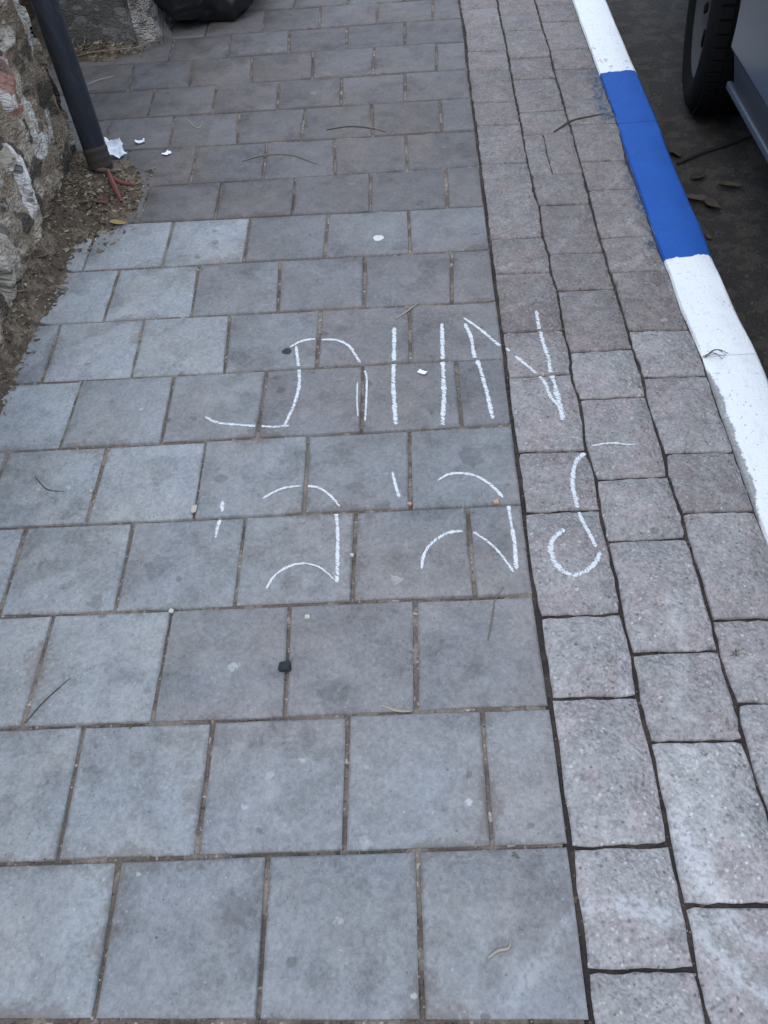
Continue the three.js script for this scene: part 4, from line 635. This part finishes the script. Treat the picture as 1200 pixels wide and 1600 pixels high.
FEAT.t.wisps.forEach((p, i) => top(new THREE.Mesh(tubeOn(p, 0.0020, (x, z) => Math.max(restY(x, z), 0.012), [0.05, 0.012, 0.06, 0.01][i]), twigMid), 'dry_stalk', ['long dry stalk arching against the pier foot', 'dry stalk lying low along the pier foot', 'small bent dry stalk at the pier foot beside the post', 'dry stalk reaching from the pier corner'][i], 'stalk', 'dry stalks at the pier foot'));
{
  const R = new THREE.Group(); const red = std(col(0.20, 0.065, 0.05), 0.85), br = std(col(0.13, 0.085, 0.065), 0.9);
  const rt = FEAT.t.root; const yf = (x, z) => restY(x, z) + 0.002;
  part(R, 'stem', tubeOn(rt[0], 0.006, yf), br); part(R, 'fork', tubeOn(rt[1], 0.0065, yf), red); part(R, 'fork', tubeOn(rt[2], 0.005, yf), red);
  top(R, 'root', 'forked reddish root in the soil at the post foot', 'root');
}
function sheetGeometry(w, l, seed, curl, crumple, leafy) {
  const nx = 8, nz = 12, pos = [], idx = [], th = 0.0006;
  for (const side of [0, 1]) for (let j = 0; j <= nz; j++) for (let i = 0; i <= nx; i++) {
    const v = j / nz * 2 - 1; let u = i / nx * 2 - 1; const wd = leafy ? Math.pow(Math.max(0, 1 - v * v), 0.75) * (1 - 0.25 * v) : 0.8 + 0.35 * n2(v * 2 + seed, 3);
    const x = u * w / 2 * wd + (leafy ? 0.12 * w * v * v : 0.12 * w * (n2(v * 2, seed) - 0.5)), z = v * l / 2 * (leafy ? 1 : 0.85 + 0.3 * n2(u * 2 + 5, seed));
    const y = curl * (u * u * wd + 0.5 * v * v) * w + crumple * (fbm(u * 1.8 + seed, v * 1.8, 3) - 0.5) - side * th; pos.push(x, y, z);
  }
  const N = (nx + 1) * (nz + 1);
  for (let j = 0; j < nz; j++) for (let i = 0; i < nx; i++) { const a = j * (nx + 1) + i, b = a + 1, c = a + nx + 1, d = c + 1; idx.push(a, c, b, b, c, d, N + a, N + b, N + c, N + b, N + d, N + c); }
  const g = new THREE.BufferGeometry(); g.setAttribute('position', new THREE.Float32BufferAttribute(pos, 3)); g.setIndex(idx); g.computeVertexNormals(); g.computeBoundingBox(); g.translate(0, -g.boundingBox.min.y, 0); return g;
}
const paperMat = std(col(0.82, 0.83, 0.85), 0.8, { side: THREE.DoubleSide });
[[0, 0.045, 0.055, 0.03, 'largest crumpled white paper scrap beside the post', 0.4], [1, 0.022, 0.040, 0.02, 'small white paper scrap half behind the post', 1.0], [2, 0.030, 0.018, 0.01, 'thin pointed white scrap just right of the post', 0.2], [3, 0.024, 0.018, 0.006, 'faint white scrap farthest right of the post', 0.9], [4, 0.021, 0.010, 0.003, 'small white paper chip between the upright chalk strokes', -0.5]]
  .forEach(([i, w, l, cr, label, ry]) => { const [x, z] = FEAT.t.paper[i]; const m = new THREE.Mesh(sheetGeometry(w, l, i * 3.1 + 1, 0.12, cr, false), paperMat); m.position.set(x, restY(x, z) + 0.0012, z); m.rotation.y = ry; if (i === 0) { m.rotation.set(0.5, 0.4, -0.25); m.position.y += 0.012; } top(m, 'paper_scrap', label, 'paper scrap', 'white paper scraps'); });
const discG = (r, h, seed) => { const pr = [[0.001, h], [r * 0.6, h * 0.98], [r * 0.88, h * 0.75], [r, 0.0]].map(([a, b]) => new THREE.Vector2(a, b)), g = new THREE.LatheGeometry(pr.reverse(), 28), p = g.attributes.position; for (let i = 0; i < p.count; i++) { const a = Math.atan2(p.getZ(i), p.getX(i)), k = 1 + 0.22 * (n2(Math.cos(a) * 1.6 + seed, Math.sin(a) * 1.6) - 0.5) * 2; p.setX(i, p.getX(i) * k); p.setZ(i, p.getZ(i) * k); } g.computeVertexNormals(); return g; };
[[0, 0.0105, col(0.035, 0.033, 0.035), 'black flattened gum spot touching the arched chalk letter'], [1, 0.0125, col(0.62, 0.60, 0.58), 'pale flattened gum on a slab above the writing']].forEach(([i, r, c, label]) => { const [x, z] = FEAT.t.gum[i], m = new THREE.Mesh(discG(r, 0.0016, i * 5 + 1), std(c, 0.85)); m.position.set(x, groundY(x, z) + 0.0002, z); top(m, 'chewing_gum', label, 'gum', 'gum trodden on the slabs'); });
const pebC = [col(0.42, 0.38, 0.33), col(0.5, 0.47, 0.42), col(0.45, 0.41, 0.33), col(0.5, 0.44, 0.36), col(0.42, 0.25, 0.17), col(0.48, 0.29, 0.20), col(0.02, 0.023, 0.026), col(0.5, 0.46, 0.4)];
['pale pebble in the joint far left of the lower chalk line', 'round pale pebble at a joint corner below the left chalk tick', 'oblong pale pebble in the joint beside the left chalk tick', 'pale pebble in the joint between the two curved chalk letters', 'small orange pebble in the joint below the tiny middle tick', 'orange pebble in the joint under the right curved letter', 'black stone chip lodged in a joint below the writing', 'tiny pale pebble in the course joint above the black stone chip']
  .forEach((label, i) => { const [x, z] = FEAT.t.pebble[i], s = i === 6 ? 0.0085 : 0.0030 + 0.0008 * (i % 3), m = new THREE.Mesh(rockGeometry(s * 1.15, s * 0.8, s * (i === 2 ? 1.9 : 1), i * 3 + 1, 4), std(pebC[i], 0.85)); m.position.set(x, s * (i === 6 ? 0.25 : 0.3), z); top(m, 'pebble', label, 'pebble', 'pebbles lodged in the joints'); });
// grit in the joints, too small and many to count
{
  const r = rng(41), gs = [], base = new THREE.IcosahedronGeometry(1, 0), cols = [];
  const im = new THREE.InstancedMesh(base, std(col(1, 1, 1), 0.95), 1500), M = new THREE.Matrix4(), Q = new THREE.Quaternion(), E = new THREE.Euler(); let n = 0, tries = 0;
  while (n < 1500 && tries++ < 60000) { const x = -1.1 + 1.5 * r(), z = 0.15 - 3.3 * r(); if (paverAt(x, z) && r() > 0.012) continue; const s = 0.0006 + 0.0012 * r() * r(); E.set(r() * 6, r() * 6, r() * 6); Q.setFromEuler(E); M.compose(new THREE.Vector3(x, (paverAt(x, z) ? groundY(x, z) : -0.003) + s * 0.5, z), Q, new THREE.Vector3(s * 1.3, s * 0.8, s)); im.setMatrixAt(n, M); const l = 0.10 + 0.28 * r() * r(); im.setColorAt(n, col(l, l * 0.9, l * 0.8)); n++; }
  im.count = n; im.name = 'joint_grit'; im.userData = { kind: 'stuff', label: 'fine sand grit lying in and beside the joints', category: 'grit' }; scene.add(shade(im));
}
// leaves
const leafM = [std(col(0.34, 0.25, 0.10), 0.8), std(col(0.12, 0.065, 0.045), 0.85), std(col(0.20, 0.20, 0.14), 0.85), std(col(0.05, 0.036, 0.025), 0.9), std(col(0.065, 0.05, 0.036), 0.9), std(col(0.034, 0.024, 0.018), 0.9)]; leafM.forEach(m => { m.side = THREE.DoubleSide; });
[[-0.95, -1.807, 0.018, 0.052, 0, 'yellow dry leaf at the edge of the soil heap', 1.3], [-1.006, -1.887, 0.04, 0.07, 1, 'dark red-brown leaf in the soil by the post', 0.7], [-1.03, -1.536, 0.012, 0.04, 2, 'grey-green leaf strip at the wall foot', 1.2]]
  .forEach(([x, z, w, l, c, label, ry], i) => { const m = new THREE.Mesh(sheetGeometry(w, l, i * 2 + 9, 0.25, 0.006, true), leafM[c]); m.position.set(x, restY(x, z) + 0.003, z); m.rotation.y = ry; top(m, 'fallen_leaf', label, 'leaf', 'fallen leaves on the pavement side'); });
[[0.581, -1.984, 0.03, 0.075, 4, 'pale curled leaf in the gutter nearest the blue kerb', 1.2], [0.615, -1.945, 0.03, 0.06, 3, 'brown leaf in the gutter beside the pale curled leaf', 0.6], [0.579, -2.24, 0.035, 0.06, 5, 'dark leaf in the gutter at the branch end', 0.2], [0.689, -2.038, 0.025, 0.07, 4, 'pale leaf in the gutter nearest the car sill', 1.5], [0.617, -2.10, 0.03, 0.06, 5, 'dark curled leaf in the gutter in front of the branch', 2.2], [0.575, -1.80, 0.012, 0.03, 4, 'tiny pale leaf against the kerb face', 0.4]]
  .forEach(([x, z, w, l, c, label, ry], i) => { const m = new THREE.Mesh(sheetGeometry(w, l, i * 2 + 29, 0.3, 0.012, true), leafM[c]); m.position.set(x, ROAD_Y + 0.004, z); m.rotation.y = ry; top(m, 'fallen_leaf', label, 'leaf', 'fallen leaves in the gutter'); });
// leaf crumbs on the soil, uncountable
{
  const r = rng(91), n = 1300, g = sheetGeometry(1, 1.8, 3, 0.25, 0.2, true), im = new THREE.InstancedMesh(g, std(col(1, 1, 1), 0.9, { side: THREE.DoubleSide }), n), M = new THREE.Matrix4(), Q = new THREE.Quaternion(), E = new THREE.Euler(); let k = 0, t = 0;
  while (k < n && t++ < 40000) {
    let x, z; const q = r(); if (q < 0.55) { x = -1.02 + 0.13 * (r() + r() - 1); z = -1.9 + 0.24 * (r() + r() - 1); } else if (q < 0.75) { x = -1.26 + 0.18 * (r() + r() - 1); z = -2.92 + 0.08 * (r() + r() - 1); } else { x = -1.10 + 0.08 * r() * r(); z = -2.1 + 1.0 * r(); }
    const sy = soilY(x, z), y = Math.max(sy, groundY(x, z)); if (sy < groundY(x, z) - 0.012 && r() > 0.1) continue;
    const s = 0.003 + 0.008 * r() * r(); E.set((r() - 0.5) * 1.2, r() * 6.28, (r() - 0.5) * 1.2); Q.setFromEuler(E); M.compose(new THREE.Vector3(x, y + 0.001, z), Q, new THREE.Vector3(s, s, s * (0.8 + r()))); im.setMatrixAt(k, M);
    const c = r(), b = 0.6 + 0.8 * r(); im.setColorAt(k, c < 0.5 ? col(0.12 * b, 0.085 * b, 0.055 * b) : c < 0.85 ? col(0.20 * b, 0.16 * b, 0.10 * b) : col(0.32 * b, 0.28 * b, 0.20 * b)); k++;
  }
  im.count = k; im.name = 'leaf_litter'; im.userData = { kind: 'stuff', label: 'crumbled dry leaves over the soil', category: 'leaf litter' }; scene.add(shade(im));
}
// weeds in the joints
{
  const green = std(col(0.07, 0.10, 0.035), 0.8, { side: THREE.DoubleSide }), dry = std(col(0.09, 0.085, 0.05), 0.85, { side: THREE.DoubleSide });
  FEAT.t.weed.forEach(([x, z], i) => {
    const r = rng(200 + i), gs = []; const n = i === 0 ? 6 : 4;
    for (let k = 0; k < n; k++) { const l = (i === 0 ? 0.03 : i === 1 ? 0.012 : 0.005) * (0.5 + r()), a = i === 0 ? -0.6 + 1.4 * r() : r() * 6.28, p = [[0, 0], [0.5, 0.4 + 0.5 * r()], [1, 0.3 + 0.4 * r()]].map(([t, h]) => new THREE.Vector3(Math.cos(a) * l * t + (r() - 0.5) * 0.006 * (t ? 0 : 1), h * l * 0.6, Math.sin(a) * l * t + (r() - 0.5) * (t ? 0 : 0.012))); gs.push(new THREE.TubeGeometry(new THREE.CatmullRomCurve3(p), 8, 0.0004 + 0.0004 * r(), 5)); }
    const m = new THREE.Mesh(mergeGeometries(gs), i === 0 ? dry : green); m.position.set(x, i === 0 ? 0.0 : restY(x, z), z);
    top(m, 'weed', ['wispy dry weed sprouting at the white kerb joint', 'few green sprigs on the stone block at the right edge', 'tiny green sprig in the joint of the nearest slabs', 'low green moss tuft in a left course joint'][i], 'weed', 'weeds in the joints');
  });
}

renderer.render(scene, camera);
